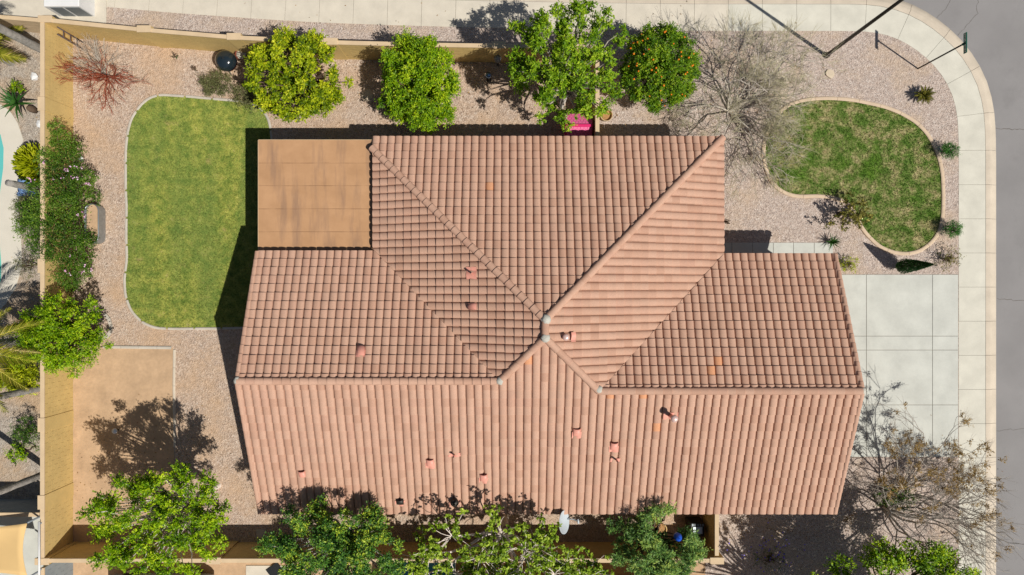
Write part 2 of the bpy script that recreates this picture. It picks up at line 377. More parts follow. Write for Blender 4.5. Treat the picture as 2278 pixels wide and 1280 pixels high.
# lawns with edging
def smooth_closed(pts, step=.08, it=12, closed=True):
    P = np.array(GL(pts)); P = np.r_[P, P[:1]] if closed else P
    F = resample(P, step)
    if closed: F = F[:-1]
    for _ in range(it):
        if closed: F = .5*F + .25*(np.roll(F, 1, 0) + np.roll(F, -1, 0))
        else: F[1:-1] = .5*F[1:-1] + .25*(F[:-2] + F[2:])
    return F
def inside(P, poly):
    x, y = P[:, 0], P[:, 1]; r = np.zeros(len(P), bool); n = len(poly)
    for i in range(n):
        x0, y0 = poly[i]; x1, y1 = poly[(i+1) % n]
        c = ((y0 > y) != (y1 > y)) & (x < (x1-x0) * (y-y0) / (y1-y0 + 1e-12) + x0); r ^= c
    return r
def blades(name, poly, mat, dens, seed):
    r = np.random.RandomState(seed); lo, hi = poly.min(0), poly.max(0)
    n = int(dens * np.prod(hi - lo)); P = r.uniform(lo, hi, (n, 2)); P = P[inside(P, poly)]; n = len(P)
    a = r.uniform(0, 2*math.pi, n); h = r.uniform(.02, .06, n); wd = r.uniform(.008, .02, n)
    lean = r.uniform(0, .05, n); b = r.uniform(0, 2*math.pi, n)
    dx, dy = np.cos(a)*wd, np.sin(a)*wd
    V = np.empty((n, 3, 3)); V[:, 0] = np.c_[P[:, 0]-dx, P[:, 1]-dy, np.full(n, .012)]; V[:, 1] = np.c_[P[:, 0]+dx, P[:, 1]+dy, np.full(n, .012)]
    V[:, 2] = np.c_[P[:, 0]+np.cos(b)*lean, P[:, 1]+np.sin(b)*lean, .012+h]
    return mesh_np(name, V.reshape(-1, 3), np.arange(3*n).reshape(-1, 3), mat, r.uniform(0, 1, n))
def edging(name, F, mat, wd, h, seg, label, n_open=False):
    base = thing(name, label, "edging", (float(F[0][0]), float(F[0][1]), 0))
    T = np.gradient(F, axis=0) if n_open else (np.roll(F, -1, 0) - np.roll(F, 1, 0)); T /= np.hypot(T[:, 0], T[:, 1])[:, None]
    Nn = np.c_[-T[:, 1], T[:, 0]]; k = int(seg / .08); last = len(F) - 1 if n_open else len(F)
    for i in range(0, last, k):
        idx = [j % len(F) for j in range(i, min(i + k, last) + 1, 2)]
        if len(idx) < 2: continue
        A0 = F.copy(); V = []; Fc = []
        for q, j in enumerate(idx):
            p = F[j] + (T[j]*.006 if q == 0 else (-T[j]*.006 if q == len(idx)-1 else 0))
            for o, z in ((-wd/2, -.02), (-wd/2, h-.02), (-wd/4, h), (wd/4, h), (wd/2, h-.02), (wd/2, -.02)):
                V.append((p[0]+Nn[j][0]*o, p[1]+Nn[j][1]*o, z))
        for q in range(len(idx)-1):
            for e in range(5): Fc.append((q*6+e, q*6+e+1, q*6+e+7, q*6+e+6))
        m = len(idx) - 1; Fc += [[0,1,2,3,4,5], [m*6+e for e in (5,4,3,2,1,0)]]
        place("edging_segment", mesh_py("edging_segment", V, Fc, mat), base)
fl = [(1698,348),(1698,330),(1701,309),(1711,286),(1725,262),(1741,242),(1768,228),(1802,221),(1846,219),(1896,223),(1936,231),(1970,239),(2003,252),(2037,272),(2061,296),(2077,323),(2089,353),(2096,386),(2098,436),(2097,481),(2088,519),(2071,541),(2045,560),(2015,566),(1985,562),(1955,549),(1929,524),(1914,504),(1903,478),(1891,457),(1873,446),(1846,439),(1813,436),(1783,438),(1756,435),(1730,421),(1715,406),(1704,380)]
FLp = smooth_closed(fl)
MB().prism([tuple(p) for p in FLp[::3]], -.01, .012).out("front_lawn", M['lawn_front'], kind='structure')
place("front_grass", blades("front_grass", FLp, M['blade_front'], 1300, 1), kind='stuff')
edging("lawn_edging", FLp, M['edging'], .15, .07, .96, "curved tan concrete edging around the kidney-shaped front lawn")
bl = [(531,225),(470,220),(417,215),(356,211),(332,218),(312,235),(292,265),(284,296),(280,336),(280,430),(282,455),(281,530),(283,575),(277,620),(279,657),(291,691),(315,717),(345,730),(382,732),(487,731),(600,729),(606,600),(606,400),(605,302),(598,265),(583,242),(560,230)]
BLp = smooth_closed(bl, it=8)
MB().prism([tuple(p) for p in BLp[::3]], -.01, .014).out("back_lawn", M['lawn_back'], kind='structure')
place("back_grass", blades("back_grass", BLp, M['blade_back'], 1300, 2), kind='stuff')
edging("lawn_edging", BLp, M['edging_grey'], .11, .055, 1.2, "narrow pale concrete edging around the yellow-green back lawn")
for nm in ("front_grass", "back_grass"): bpy.data.objects[nm]['label'] = "short mown %s grass" % nm.split("_")[0]
db = smooth_closed([(230,772),(386,774)], it=0, closed=False)
edging("dirt_edging", db, M['edging_grey'], .13, .06, .8, "straight pale block edging along the head of the bare dirt patch", True)
db = smooth_closed([(388,778),(387,860),(388,930),(389,1000)], it=2, closed=False)
edging("dirt_edging", db, M['kerb'], .12, .04, .8, "straight tan edging between bare dirt patch and side gravel", True)

# ------------------------------------------------------------------ house
PITCH = 5/12
ZN = 2.75
YN, XE = 5.974, 8.396             # north and east eave lines
PX_, P1Y, P2Y = 1.18, -1.149, -1.789
ZP = 5.74
YS = -8.97; XL, XR = -10.05, 12.88
YR1, YR2 = -3.415, -3.80          # two long ridges
YW, YG = 1.40, 1.308              # eaves of west wing and garage wing (north side)
XW = -5.45                        # eave of the short west slope
zS = lambda y: ZP - PITCH * (P2Y - y)
Z1, Z2 = zS(YR1), zS(YR2)
house = thing("house", "single-storey house with salmon brown barrel tile hip roof", "house", (0, 0, 0))
X1h = PX_ - (P2Y - YR1); X2h = PX_ + (P2Y - YR2)    # foot of the two short hips
zN = lambda y: ZN + PITCH * (YN - y)
zW = lambda x: ZP - PITCH * (PX_ - x)
YNW = YN - (zW(XW) - ZN) / PITCH  # where the north-west hip starts
XNW = -5.58; YH = lambda x: YN - (zW(x) - ZN) / PITCH
planes = dict(
 N=dict(O=(XNW, YN), U=(1, 0), V=(0, -1), z0=ZN, nu=47, nv=22, poly=[(XNW,YN),(XE,YN),(PX_,P1Y),(XNW,YH(XNW))]),
 E=dict(O=(XE, YN), U=(0, -1), V=(-1, 0), z0=ZN, nu=34, nv=22, poly=[(XE,YN),(XE,YG),(X2h,YR2),(PX_,P2Y),(PX_,P1Y)]),
 W=dict(O=(XW, -3.6), U=(0, 1), V=(1, 0), z0=zW(XW), nu=32, nv=21, poly=[(XW,YNW),(XW,YW),(-5.36,YW),(X1h,YR1),(PX_,P2Y),(PX_,P1Y)]),
 S=dict(O=(XR, YS), U=(-1, 0), V=(0, 1), z0=zS(YS), nu=76, nv=23, poly=[(XL,YS),(XR,YS),(XR,YR2),(X2h,YR2),(PX_,P2Y),(X1h,YR1),(XL,YR1)]),
 A=dict(O=(XL, YW), U=(1, 0), V=(0, -1), z0=Z1 - PITCH*(YW-YR1), nu=33, nv=15, poly=[(XL,YW),(-5.36,YW),(X1h,YR1),(XL,YR1)]),
 B=dict(O=(X2h - .2, YG), U=(1, 0), V=(0, -1), z0=Z2 - PITCH*(YG-YR2), nu=33, nv=16, poly=[(XE,YG),(XR,YG),(XR,YR2),(X2h,YR2)]))
def halfplanes(poly):
    n = len(poly); a = sum(poly[i][0]*poly[(i+1)%n][1] - poly[(i+1)%n][0]*poly[i][1] for i in range(n)); H = []
    for i in range(n):
        (x0, y0), (x1, y1) = poly[i], poly[(i+1) % n]; ex, ey = x1-x0, y1-y0; l = math.hypot(ex, ey)
        nx, ny = (ey/l, -ex/l) if a > 0 else (-ey/l, ex/l); H.append((nx, ny, nx*x0 + ny*y0))
    return H
def clip(poly, H):
    for a, b, c in H:
        o = []; n = len(poly)
        for i in range(n):
            p, q = poly[i], poly[(i+1) % n]; dp, dq = a*p[0]+b*p[1]-c, a*q[0]+b*q[1]-c
            if dp <= 1e-6: o.append(p)
            if (dp < -1e-6 and dq > 1e-6) or (dp > 1e-6 and dq < -1e-6):
                t = dp / (dp - dq); o.append(tuple(p[k] + t*(q[k]-p[k]) for k in range(3)))
        poly = o
        if len(poly) < 3: return []
    return poly
TW, TE, TT = .3035, .3295, .06
TPROF = [(0, -.042), (.055, -.042), (.07, -.02)] + [(.538 + t*.458, .074*(1-abs(t)**2.6)**.6 - .012) for t in (-.985, -.9, -.62, -.22, .2, .6, .88, .985)] + [(1.0, -.042)]
def tile_local():
    """tile in (u, v, h): top skin and butt"""
    V = []; n = len(TPROF)
    for s, h in TPROF: V.append((s*TW, 0, h + TT))
    for s, h in TPROF: V.append((s*TW, TE + .03, h))
    F = [(i, i+1, n+i+1, n+i) for i in range(n-1)]; sm = [True]*(n-1); k = len(V)
    for s, h in TPROF: V.append((s*TW, 0, h + TT))
    for s, h in TPROF: V.append((s*TW, .012, h - .05))
    F += [(k+i+1, k+i, k+n+i, k+n+i+1) for i in range(n-1)]; sm += [False]*(n-1)
    return V, F, sm
TV, TF, TS = tile_local()
# solid deck under the tiles
dk = MB()
for k, p in planes.items():
    def zz(x, y, p=p): return p['z0'] + PITCH*((x-p['O'][0])*p['V'][0] + (y-p['O'][1])*p['V'][1])
    poly = p['poly']; a = sum(poly[i][0]*poly[(i+1)%len(poly)][1] - poly[(i+1)%len(poly)][0]*poly[i][1] for i in range(len(poly)))
    if a < 0: poly = poly[::-1]
    dk.add([(x, y, zz(x, y) - .10) for x, y in poly], [list(range(len(poly)))])
    dk.add([(x, y, zz(x, y) - .22) for x, y in poly], [list(range(len(poly)))[::-1]])
roof = dk.out("roof", M['trim'], house)
orange_px = [(1083,420,'N'),(1595,808,'B'),(1580,830,'B'),(1172,808,'S'),(1352,886,'S'),(1427,886,'S'),(1453,950,'S')]
cand = []; sV = []; sF = []; sS = []; sA = []; nt = 0
rt = random.Random(11)
tiles = []
for k, p in planes.items():
    O, U, V_ = p['O'], p['U'], p['V']; H = halfplanes(p['poly'])
    flip = U[0]*V_[1] - U[1]*V_[0] < 0
    ov = .06                                 # tiles hang a little past the eave
    for j in range(p['nv']):
        for i in range(p['nu']):
            u0, v0 = i*TW, j*TE - ov
            cu, cv = u0 + TW/2, v0 + TE/2
            cx, cy = O[0]+U[0]*cu+V_[0]*cv, O[1]+U[1]*cu+V_[1]*cv
            Hh = H
            if k == 'S':
                if cx < X1h: Hh = [(0, 1, YR1), (-1, 0, -XL), (1, 0, XR)]
                elif cx > X2h: Hh = [(0, 1, YR2), (-1, 0, -XL), (1, 0, XR)]
                else: Hh = [(-.7071, .7071, .7071*(P2Y-PX_)), (.7071, .7071, .7071*(P2Y+PX_))]
            # the eave side stays open for the overhang
            Hh = [h for h in Hh if not (abs(h[0]+V_[0]) < 1e-3 and abs(h[1]+V_[1]) < 1e-3)]
            if k == 'W': Hh = [h for h in Hh if not (abs(h[0]) < 1e-3 and h[1] < -.99)]
            cor = [(O[0]+U[0]*(u0+a)+V_[0]*(v0+b), O[1]+U[1]*(u0+a)+V_[1]*(v0+b)) for a in (0, TW) for b in (0, TE)]
            dm = max(max(a*x+b*y-c for x, y in cor) for a, b, c in Hh)
            if min(max(a*x+b*y-c for a, b, c in Hh) for x, y in cor) > 0.0:
                if max(a*cx+b*cy-c for a, b, c in Hh) > 0: continue
            z = p['z0'] + PITCH*v0
            tiles.append((k, i, j, cx, cy, z + PITCH*TE/2 + .05, u0, v0, dm <= 1e-4, Hh, flip))
def mark_orange():
    res = set()
    for px, py, k in orange_px:
        best = min((t for t in tiles if t[0] == k), key=lambda t: (1139+FPX*t[3]/(HC-t[5])-px)**2 + (640-FPX*t[4]/(HC-t[5])-py)**2)
        res.add((best[0], best[1], best[2]))
    return res
ORG = mark_orange()
def shown(t):
    x, y, z = t[3], t[4], t[5]; V_ = planes[t[0]]['V']; n = Vector((-PITCH*V_[0], -PITCH*V_[1], 1)).normalized()
    d = Vector((-x, -y, HC-z)); return n.dot(d) / d.length**3
full = sorted([t for t in tiles if t[8] and (t[0], t[1], t[2]) not in ORG], key=shown, reverse=True)
indiv = set((t[0], t[1], t[2]) for t in full[:293]) | ORG
var = {}
def tile_mesh(k, q, org):
    key = (k, q, org)
    if key not in var:
        p = planes[k]; U, V_ = p['U'], p['V']
        vv = [(U[0]*u+V_[0]*v, U[1]*u+V_[1]*v, PITCH*v + h) for u, v, h in TV]
        fl_ = U[0]*V_[1] - U[1]*V_[0] < 0
        ff = [f[::-1] if fl_ else f for f in TF]
        var[key] = mesh_py("tile", vv, ff, M['tile_orange'] if org else M['tile'], smooth=TS, attr=[q/5.0]*len(ff))
    return var[key]
for t in tiles:
    k, i, j, cx, cy, zc, u0, v0, whole, Hh, flip = t; p = planes[k]; O, U, V_ = p['O'], p['U'], p['V']
    bx, by, bz = O[0]+U[0]*u0+V_[0]*v0, O[1]+U[1]*u0+V_[1]*v0, p['z0']+PITCH*v0
    org = (k, i, j) in ORG
    jz = rt.uniform(-.007, .007)
    if (k, i, j) in indiv:
        o = bpy.data.objects.new("tile", tile_mesh(k, 0 if org else rt.randrange(6), org)); COL.objects.link(o); o.parent = roof; o.location = (bx, by, bz + jz)
        if org: o['label'] = "bright orange replacement tile"
        continue
    tint = rt.random(); su = rt.uniform(-.005, .005)
    W_ = [(bx+U[0]*(u+su)+V_[0]*v, by+U[1]*(u+su)+V_[1]*v, bz+PITCH*v+h+jz) for u, v, h in TV]
    for f, s in zip(TF, TS):
        P_ = [W_[a] for a in f]
        if not whole:
            P_ = clip(P_, Hh)
            if len(P_) < 3: continue
        if flip: P_ = P_[::-1]
        n = len(sV); sV += P_; sF.append(list(range(n, n+len(P_)))); sS.append(s); sA.append(tint)
# weld so that barrels shade smoothly inside each tile
import bmesh
rest = place("roof_tiles", mesh_py("roof_tiles", sV, sF, M['tile'], smooth=sS, attr=sA), roof, 'stuff')
bm = bmesh.new(); bm.from_mesh(rest.data)
bmesh.ops.remove_doubles(bm, verts=bm.verts, dist=.0004)
for e in bm.edges:
    if len(e.link_faces) == 2 and e.calc_face_angle(0) > 1.15: e.smooth = False
bm.to_mesh(rest.data); bm.free()

# ridge and hip caps
def cap_mesh(L_, r0, r1):
    V = []; n = 9; F = []; sm = []
    for x, r, h in ((0, r0, .03), (L_ + .05, r1, 0)):
        for k in range(n):
            a = math.pi*(-.08 + 1.16*k/(n-1)); V.append((x, r*math.cos(a), r*.8*math.sin(a) + h))
    for k in range(n-1): F.append((k, n+k, n+k+1, k+1)); sm.append(True)
    m = len(V)
    for r, x in ((r0, 0), (r0 - .035, .004)):
        for k in range(n):
            a = math.pi*(-.08 + 1.16*k/(n-1)); V.append((x, r*math.cos(a), r*.8*math.sin(a) + .03))
    for k in range(n-1): F.append((m+k, m+k+1, m+n+k+1, m+n+k)); sm.append(False)
    return V, [f[::-1] for f in F], sm
CL = .335
cV, cF, cS = cap_mesh(CL, .145, .128)
capm = [mesh_py("ridge_cap", cV, cF, M['tile'], smooth=cS, attr=[q]*len(cF)) for q in (.1, .3, .5, .7, .95)]
def caps(p, q, lift=.035):
    """from the low end p up to q"""
    p, q = Vector(p), Vector(q); d = q - p; n = max(1, round(d.length / CL)); st = d / n; u = d.normalized()
    side = Vector((0, 0, 1)).cross(u).normalized(); up = u.cross(side)
    R = Matrix((u, side, up)).transposed().to_4x4()
    for i in range(n):
        o = bpy.data.objects.new("ridge_cap", rt.choice(capm)); COL.objects.link(o); o.parent = roof
        pos = p + st*i + Vector((0, 0, lift)); R2 = R @ Matrix.Rotation(rt.uniform(-.012, .012), 4, 'Z')
        o.matrix_local = Matrix.Translation(pos) @ R2 @ Matrix.Diagonal((st.length/CL, 1, 1, 1))
caps((XW - .1, YNW + .1, zW(XW) - .04), (PX_, P1Y, ZP))
caps((XE, YN, ZN), (PX_, P1Y, ZP))
caps((PX_, P2Y, ZP), (PX_, P1Y, ZP), .06)
caps((X1h, YR1, Z1), (PX_, P2Y, ZP))
caps((X2h, YR2, Z2), (PX_, P2Y, ZP))
caps((XL + .04, YR1, Z1), (X1h, YR1, Z1))
caps((XR - .04, YR2, Z2), (X2h, YR2, Z2))
# mortar at the junctions
def blob(x, y, z, r, seed):
    rr = np.random.RandomState(seed); mb = MB(); V = []; F = []; n = 10; m = 5
    for j in range(m):
        t = j/(m-1)*math.pi*.5
        for k in range(n):
            a = 2*math.pi*k/n; q = r*math.cos(t)*(1 + rr.uniform(-.22, .22)) + .004; V.append((x+q*math.cos(a), y+q*math.sin(a), z + r*.75*math.sin(t)))
    for j in range(m-1):
        for k in range(n): F.append((j*n+k, j*n+(k+1)%n, (j+1)*n+(k+1)%n, (j+1)*n+k))
    mb.add(V, F, True).out("mortar_patch", M['grout'], roof)
for i, (x, y, z, r) in enumerate([(PX_+.02,P1Y+.02,ZP+.10,.17),(PX_,P2Y+.0,ZP+.10,.17),(X1h+.02,YR1+.03,Z1+.10,.15),(X2h-.02,YR2+.06,Z2+.10,.15),(XL+.04,YR1+.02,Z1+.07,.13),(XR-.02,YR2+.02,Z2+.06,.12)]): blob(x, y, z, r, i)
# rake tiles
def rake(x, y0, z0, y1, z1, sgn):
    """half barrel plus skirt along a gable edge, low end at y0"""
    d = Vector((0, y1-y0, z1-z0)); n = round(d.length/.36); st = d/n; rev = (y1 > y0) == (sgn > 0)
    prof = [(-.10,.015),(-.085,.06),(-.04,.085),(.02,.085),(.06,.06),(.075,.02),(.075,-.13)]
    V = []; F = []; k = len(prof)
    for f, h in ((0, .028), (1.08, 0)):
        for a, b in prof: V.append((sgn*a, st.y*f, st.z*f + b + h))
    for i in range(k-1): F.append((i, i+1, k+i+1, k+i))
    for a, b in prof: V.append((sgn*a, 0, b + .028))
    for a, b in prof: V.append((sgn*a*.8, st.y*.01, b*.7 - .01))
    for i in range(k-1): F.append((2*k+i+1, 2*k+i, 3*k+i, 3*k+i+1))
    if not rev: F = [f[::-1] for f in F]
    ms = [mesh_py("rake_tile", V, F, M['tile'], smooth=[True]*(k-1)+[False]*(k-1), attr=[q]*len(F)) for q in (.15, .45, .8)]
    for i in range(n):
        o = bpy.data.objects.new("rake_tile", rt.choice(ms)); COL.objects.link(o); o.parent = roof; o.location = (x, y0 + st.y*i, z0 + st.z*i + .02)
rake(XL, YW+.04, planes['A']['z0']-.01, YR1, Z1, -1); rake(XL, YS-.05, ZN-.01, YR1, Z1, -1)
rake(XR, YG+.04, planes['B']['z0']-.01, YR2, Z2, 1); rake(XR, YS-.05, ZN-.01, YR2, Z2, 1)
# walls, gables, fascia
hw = MB(); hw.box(-9.6, -8.45, 0, 12.4, .85, 2.62); hw.box(-5.1, .85, 0, 7.9, 5.45, 2.62)
for x, yr, ya, za, zr in ((-9.6, YR1, .85, 2.62, Z1-.2), (12.4, YR2, .85, 2.62, Z2-.2)):
    hw.add([(x, -8.45, 2.55), (x, ya, 2.55), (x, ya, 2.9), (x, yr, zr), (x, -8.45, 2.68)], [(0, 1, 2, 3, 4)])
hw.out("wall", M['stucco_house'], house)
fa = MB()
for x0, x1, y, z in ((XW, XE, YN-.05, ZN), (XL, XR, YS+.05, ZN), (XL, -5.36, YW-.05, planes['A']['z0']), (XE, XR, YG-.05, planes['B']['z0'])): fa.box(x0, y-.02, z-.28, x1, y+.02, z-.11)
for x, y0, y1, z in ((XE-.05, YG, YN, ZN),): fa.box(x-.02, y0, z-.28, x+.02, y1, z-.11)
fa.out("fascia", M['trim'], house)
# patio roof: five felt strips on a low flat deck
zp0 = 2.72; px0, px1 = G(575, 0, zp0)[0], XW + .1; py0, py1 = 1.3, G(0, 312, zp0)[1]
pr = MB().box(px0, py0, zp0-.24, px1, py1, zp0-.012).out("patio_roof", M['trim'], house)
yb = [312, 363, 413.5, 465, 516, 566]
MB().box(px0, py0, zp0-.012, px1, py1, zp0-.006).out("tar_seams", M['tar'], pr)  # sheet whose colour gives the seams their gap shadow
for i in range(5):
    a = G(575, yb[i], zp0)[1] - (0 if i == 0 else .006); b = G(575, yb[i+1], zp0)[1] + .006
    n = 16; V = []; F = []; rr = random.Random(i)
    for q in range(n+1):
        x = px0 - .015 + (px1 - px0 + .015)*q/n; e0 = rr.uniform(-.006, .006) if i else 0; e1 = rr.uniform(-.006, .006)
        V += [(x, a + e0, zp0 - .012), (x, a + e0, zp0 + rr.uniform(.0, .006)), (x, (a+b)/2, zp0 + rr.uniform(0, .008)), (x, b + e1, zp0 + rr.uniform(.0, .006)), (x, b + e1, zp0 - .012)]
    for q in range(n):
        for e in range(4): F.append((5*q+e, 5*q+e+1, 5*q+e+6, 5*q+e+5))
    place("roofing_strip", mesh_py("roofing_strip", V, F, M['roofing']), pr)
fe = MB().box(px0-.02, py0, zp0-.2, px0-.002, py1+.02, zp0+.012); fe.box(px0-.02, py1+.002, zp0-.2, px1, py1+.02, zp0+.012); fe.out("drip_edge", M['terracotta_pot'], pr)
for x, y in ((-9.9, 5.6), (-9.9, 1.7)): MB().box(x-.1, y-.1, 0, x+.1, y+.1, zp0-.24).out("post", M['stucco_house'], house)
MB().box(px0+.1, 1.0, -.01, -5.1, 5.9, .03).out("patio_slab", M['concrete'], house)

# roof vents: flashing, hood or pipe, cap
def plane_pt(px, py, k):
    p = planes[k]; z = p['z0']
    for _ in range(30):
        x, y = G(px, py, z); z = p['z0'] + PITCH*((x-p['O'][0])*p['V'][0] + (y-p['O'][1])*p['V'][1]) + .07
    return Vector((x, y, z))
def frame(k):
    V_ = planes[k]['V']; v = Vector((V_[0], V_[1], PITCH)).normalized(); u = v.cross(Vector((0, 0, 1))).normalized(); return u, v, u.cross(v)
def flashing(b, k, par, w=.36, l=.28, off=0.0, m='pinkmetal'):
    u, v, n = frame(k); V = []; F = []; q = 14
    for i in range(q+1):
        s = i/q; uu = (s-.5)*w; h = .012 + .05*abs(math.sin((uu/TW + .3)*math.pi))
        for vv in (off - l/2, off + l/2): V.append(b + u*uu + v*vv + n*(h - .02))
    for i in range(q): F.append((2*i, 2*i+1, 2*i+3, 2*i+2))
    place("flashing", mesh_py("flashing", V, F, M[m], smooth=True), par)
def hood(b, k, par, w=.30, l=.34, h=.15, m='pinkmetal'):
    """half barrel hood, tall open mouth at the low end on north slopes and at the high end on the south slope"""
    u, v, n = frame(k); V = []; F = []; q = 10; s0 = 1 if k == 'S' else -1
    for vv, hh, ww in ((s0*l/2, h, w), (-s0*l/2, .05, w*1.02)):
        for e in (0, .018):
            for i in range(q+1):
                a = math.pi*i/q; V.append(b + u*((ww/2 - e)*math.cos(a)) + v*vv + n*((hh - e)*math.sin(a)**.7 + .0))
    Q = q+1
    for i in range(q): F += [(i, i+1, 2*Q+i+1, 2*Q+i), (Q+i+1, Q+i, 3*Q+i, 3*Q+i+1), (i+1, i, Q+i, Q+i+1)]
    if s0 < 0: F = [f[::-1] for f in F]
    place("hood", mesh_py("hood", V, F, M[m], smooth=True), par)
def vent(px, py, k, kind, label):
    b = plane_pt(px, py, k); t = MB(); u, v, n = frame(k); up = Vector((0, 0, 1))
    body = MB(); par = None
    e = bpy.data.objects.new("roof_vent", None); COL.objects.link(e); e.parent = house; e.location = b; e.empty_display_size = .1; e['label'] = label; WL[e.name] = b.copy()
    if kind == 'hood': flashing(b - v*.12*(1 if k == 'S' else -1), k, e); hood(b + v*.03, k, e)
    elif kind == 'hood_small': hood(b, k, e, .26, .3, .14)
    elif kind == 'pipe':
        flashing(b, k, e, .46, .16 if k == 'S' else .42)
        MB().tube([b - up*.1, b + up*.36], .035, 10).out("pipe", M['pinkmetal'], e); MB().tube([b + up*.361, b + up*.366], .026, 10).out("pipe_mouth", M['black'], e)
    elif kind == 'flue':
        flashing(b, k, e, .56, .3)
        MB().tube([b - up*.1, b + up*.62], .075, 14).out("pipe", M['pinkmetal'], e)
        MB().lathe(b + up*.62, [(.10, -.10), (.10, -.04), (.135, -.03), (.13, .02), (.09, .06), (.03, .075)], 18).out("cap", M['palepink'], e)
    elif kind == 'round':
        flashing(b + Vector((.28, 0, 0)), k, e, .34, .18)
        MB().tube([b - up*.1, b + up*.2], .06, 14).out("pipe", M['pinkmetal'], e)
        MB().lathe(b + up*.22, [(.11, -.05), (.12, 0), (.10, .04), (.05, .065)], 18).out("cap", M['palepink'], e)
    elif kind == 'black_box':
        flashing(b - v*.1, k, e, .4, .26)
        hood(b, k, e, .3, .3, .2, 'darkmetal')
    elif kind == 'turbine':
        flashing(b - v*.1, k, e, .44, .3)
        MB().lathe(b, [(.09, -.05), (.09, .1), (.15, .12), (.17, .2), (.14, .29), (.05, .33)], 18).out("turbine_head", M['darkmetal'], e)
vent(1049, 608, 'W', 'pipe', "salmon plumbing pipe with square flashing on the west-facing slope")
vent(1052, 682, 'W', 'hood_small', "small salmon hooded vent on the west-facing slope")
vent(803, 780, 'A', 'hood', "salmon hooded vent alone on the slope beside the lawn")
vent(1258, 750, 'E', 'round', "round pale pink flue cap beside the ridge peak")
vent(672, 1054, 'S', 'hood_small', "salmon hooded vent nearest the back gable corner")
vent(957, 1030, 'S', 'hood', "salmon hooded vent beside a thin plumbing pipe")
vent(1011, 1012, 'S', 'pipe', "thin salmon plumbing pipe with narrow flashing above the sparse tree")
vent(1076, 1063, 'S', 'hood', "salmon hooded vent at the edge of the branch shadows")
vent(890, 1115, 'S', 'black_box', "black hooded vent near the gutter above the dark green tree")
vent(1012, 1115, 'S', 'turbine', "dark round turbine vent in the branch shadows")
vent(1283, 962, 'S', 'hood', "salmon hooded vent below the central hips")
vent(1366, 993, 'S', 'hood', "salmon hooded vent directly above a thin pipe")
vent(1371, 1023, 'S', 'pipe', "thin salmon pipe directly below a hooded vent")
vent(1492, 925, 'S', 'flue', "tall salmon flue with round pale cap and long shadow")

# satellite dish on a mast by the south eave
dx, dy = G(1264, 1158, 2.9)
dish = thing("satellite_dish", "pale grey satellite dish with receiver arm at the tile eave", "satellite dish", (dx, dy, 2.3))
ax = Vector((.86, .10, .50)).normalized(); s1 = ax.cross(Vector((0, 0, 1))).normalized(); s2 = s1.cross(ax)
Rm = Matrix((s1, s2, ax)).transposed(); c0 = Vector((dx - .25, dy - .05, 2.95))
MB().lathe(c0, [(.004, .0), (.15, .012), (.30, .05), (.43, .10), (.45, .105), (.45, .095), (.3, .035), (.15, -.008), (.004, -.02)], 28, Rm, False).out("reflector", M['dishgrey'], dish)
MB().tube([c0 + s2*(-.3) - Vector((0, 0, .05)), c0 + ax*.35 - s2*.38, c0 + ax*.62 - s2*.2], [.025, .025, .02], 8).out("arm", M['dishgrey'], dish)
MB().tube([c0 + ax*.62 - s2*.2 + s1*.09, c0 + ax*.62 - s2*.2 - s1*.09], .035, 8).out("receiver", M['dishgrey'], dish)
MB().tube([c0 - ax*.02, c0 + Vector((-.05, .08, -.1)), (dx - .3, dy + .25, 2.45), (dx - .3, -8.5, 2.3)], .025, 8).out("mast", M['darkmetal'], dish)

# ------------------------------------------------------------------ garden walls: blocks, cap, piers
BLK = {}
def block_wall(name, label, pts, h, thick, face, jm, capm_, piers, cap_over=.02, side=1, limit=300, proud=True):
    """pts: polyline of the wall's centre; visible courses of blocks on the side that faces the garden"""
    P = np.array(pts, float); root = thing(name, label, "wall", (P[0][0], P[0][1], 0))
    core = MB(); capb = MB(); rr = random.Random(len(name)*7 + int(P[0][0]*10)); allb = []
    for a, b in zip(P[:-1], P[1:]):
        d = b - a; l = np.hypot(*d); u = d/l; n = np.array([-u[1], u[0]]); mid = (a+b)/2
        core.obox(mid, u, l, thick - .03, -.1, h - .06); capb.obox(mid, u, l - .004, thick + cap_over, h - .06, h, .008)
        nb = max(1, round(l/.406)); bl_ = l/nb; ch = (h - .06)/9
        for j in range(9):
            for i in range(-1, nb):
                st = (i + (.5 if j % 2 else 0))*bl_; en = st + bl_
                st, en = max(st, 0), min(en, l)
                if en - st < .05: continue
                allb.append((a + u*((st+en)/2), u, en - st - .008, j*ch + .003, (j+1)*ch - .003))
    core.out("core", jm, root); capb.out("cap", capm_, root)
    allb.sort(key=lambda t: (t[0][0]**2 + t[0][1]**2) - 40*t[3])
    rest = MB()
    for q, (c, u, L_, z0, z1) in enumerate(allb):
        if q < limit:
            key = (round(L_, 3), round(thick, 3), face.name, round(z1-z0, 3))
            if key not in BLK: BLK[key] = mesh_py("block", *(lambda t: (t.v, t.f))(MB().box(-L_/2, -thick/2, 0, L_/2, thick/2, z1-z0)), face)
            o = bpy.data.objects.new("block", BLK[key]); COL.objects.link(o); o.parent = root
            k = rr.uniform(-.002, .002); o.location = (c[0]-P[0][0] - u[1]*k, c[1]-P[0][1] + u[0]*k, z0); o.rotation_euler.z = math.atan2(u[1], u[0])
        else: rest.obox(c, u, L_, thick, z0, z1)
    if rest.v: rest.out("blocks", face, root, 'stuff')
    for (x, y, ux) in piers:
        MB().obox((x, y), ux, .56, .26, -.05, h - .03).out("pier", face, root)
        MB().obox((x, y), ux, .58, .28, h - .03, h + .03, .008).out("pier_cap", capm_, root)
    return root
WH = 1.88
wy = lambda py: (640 - py)*(HC - WH)/FPX
WX = -19.36
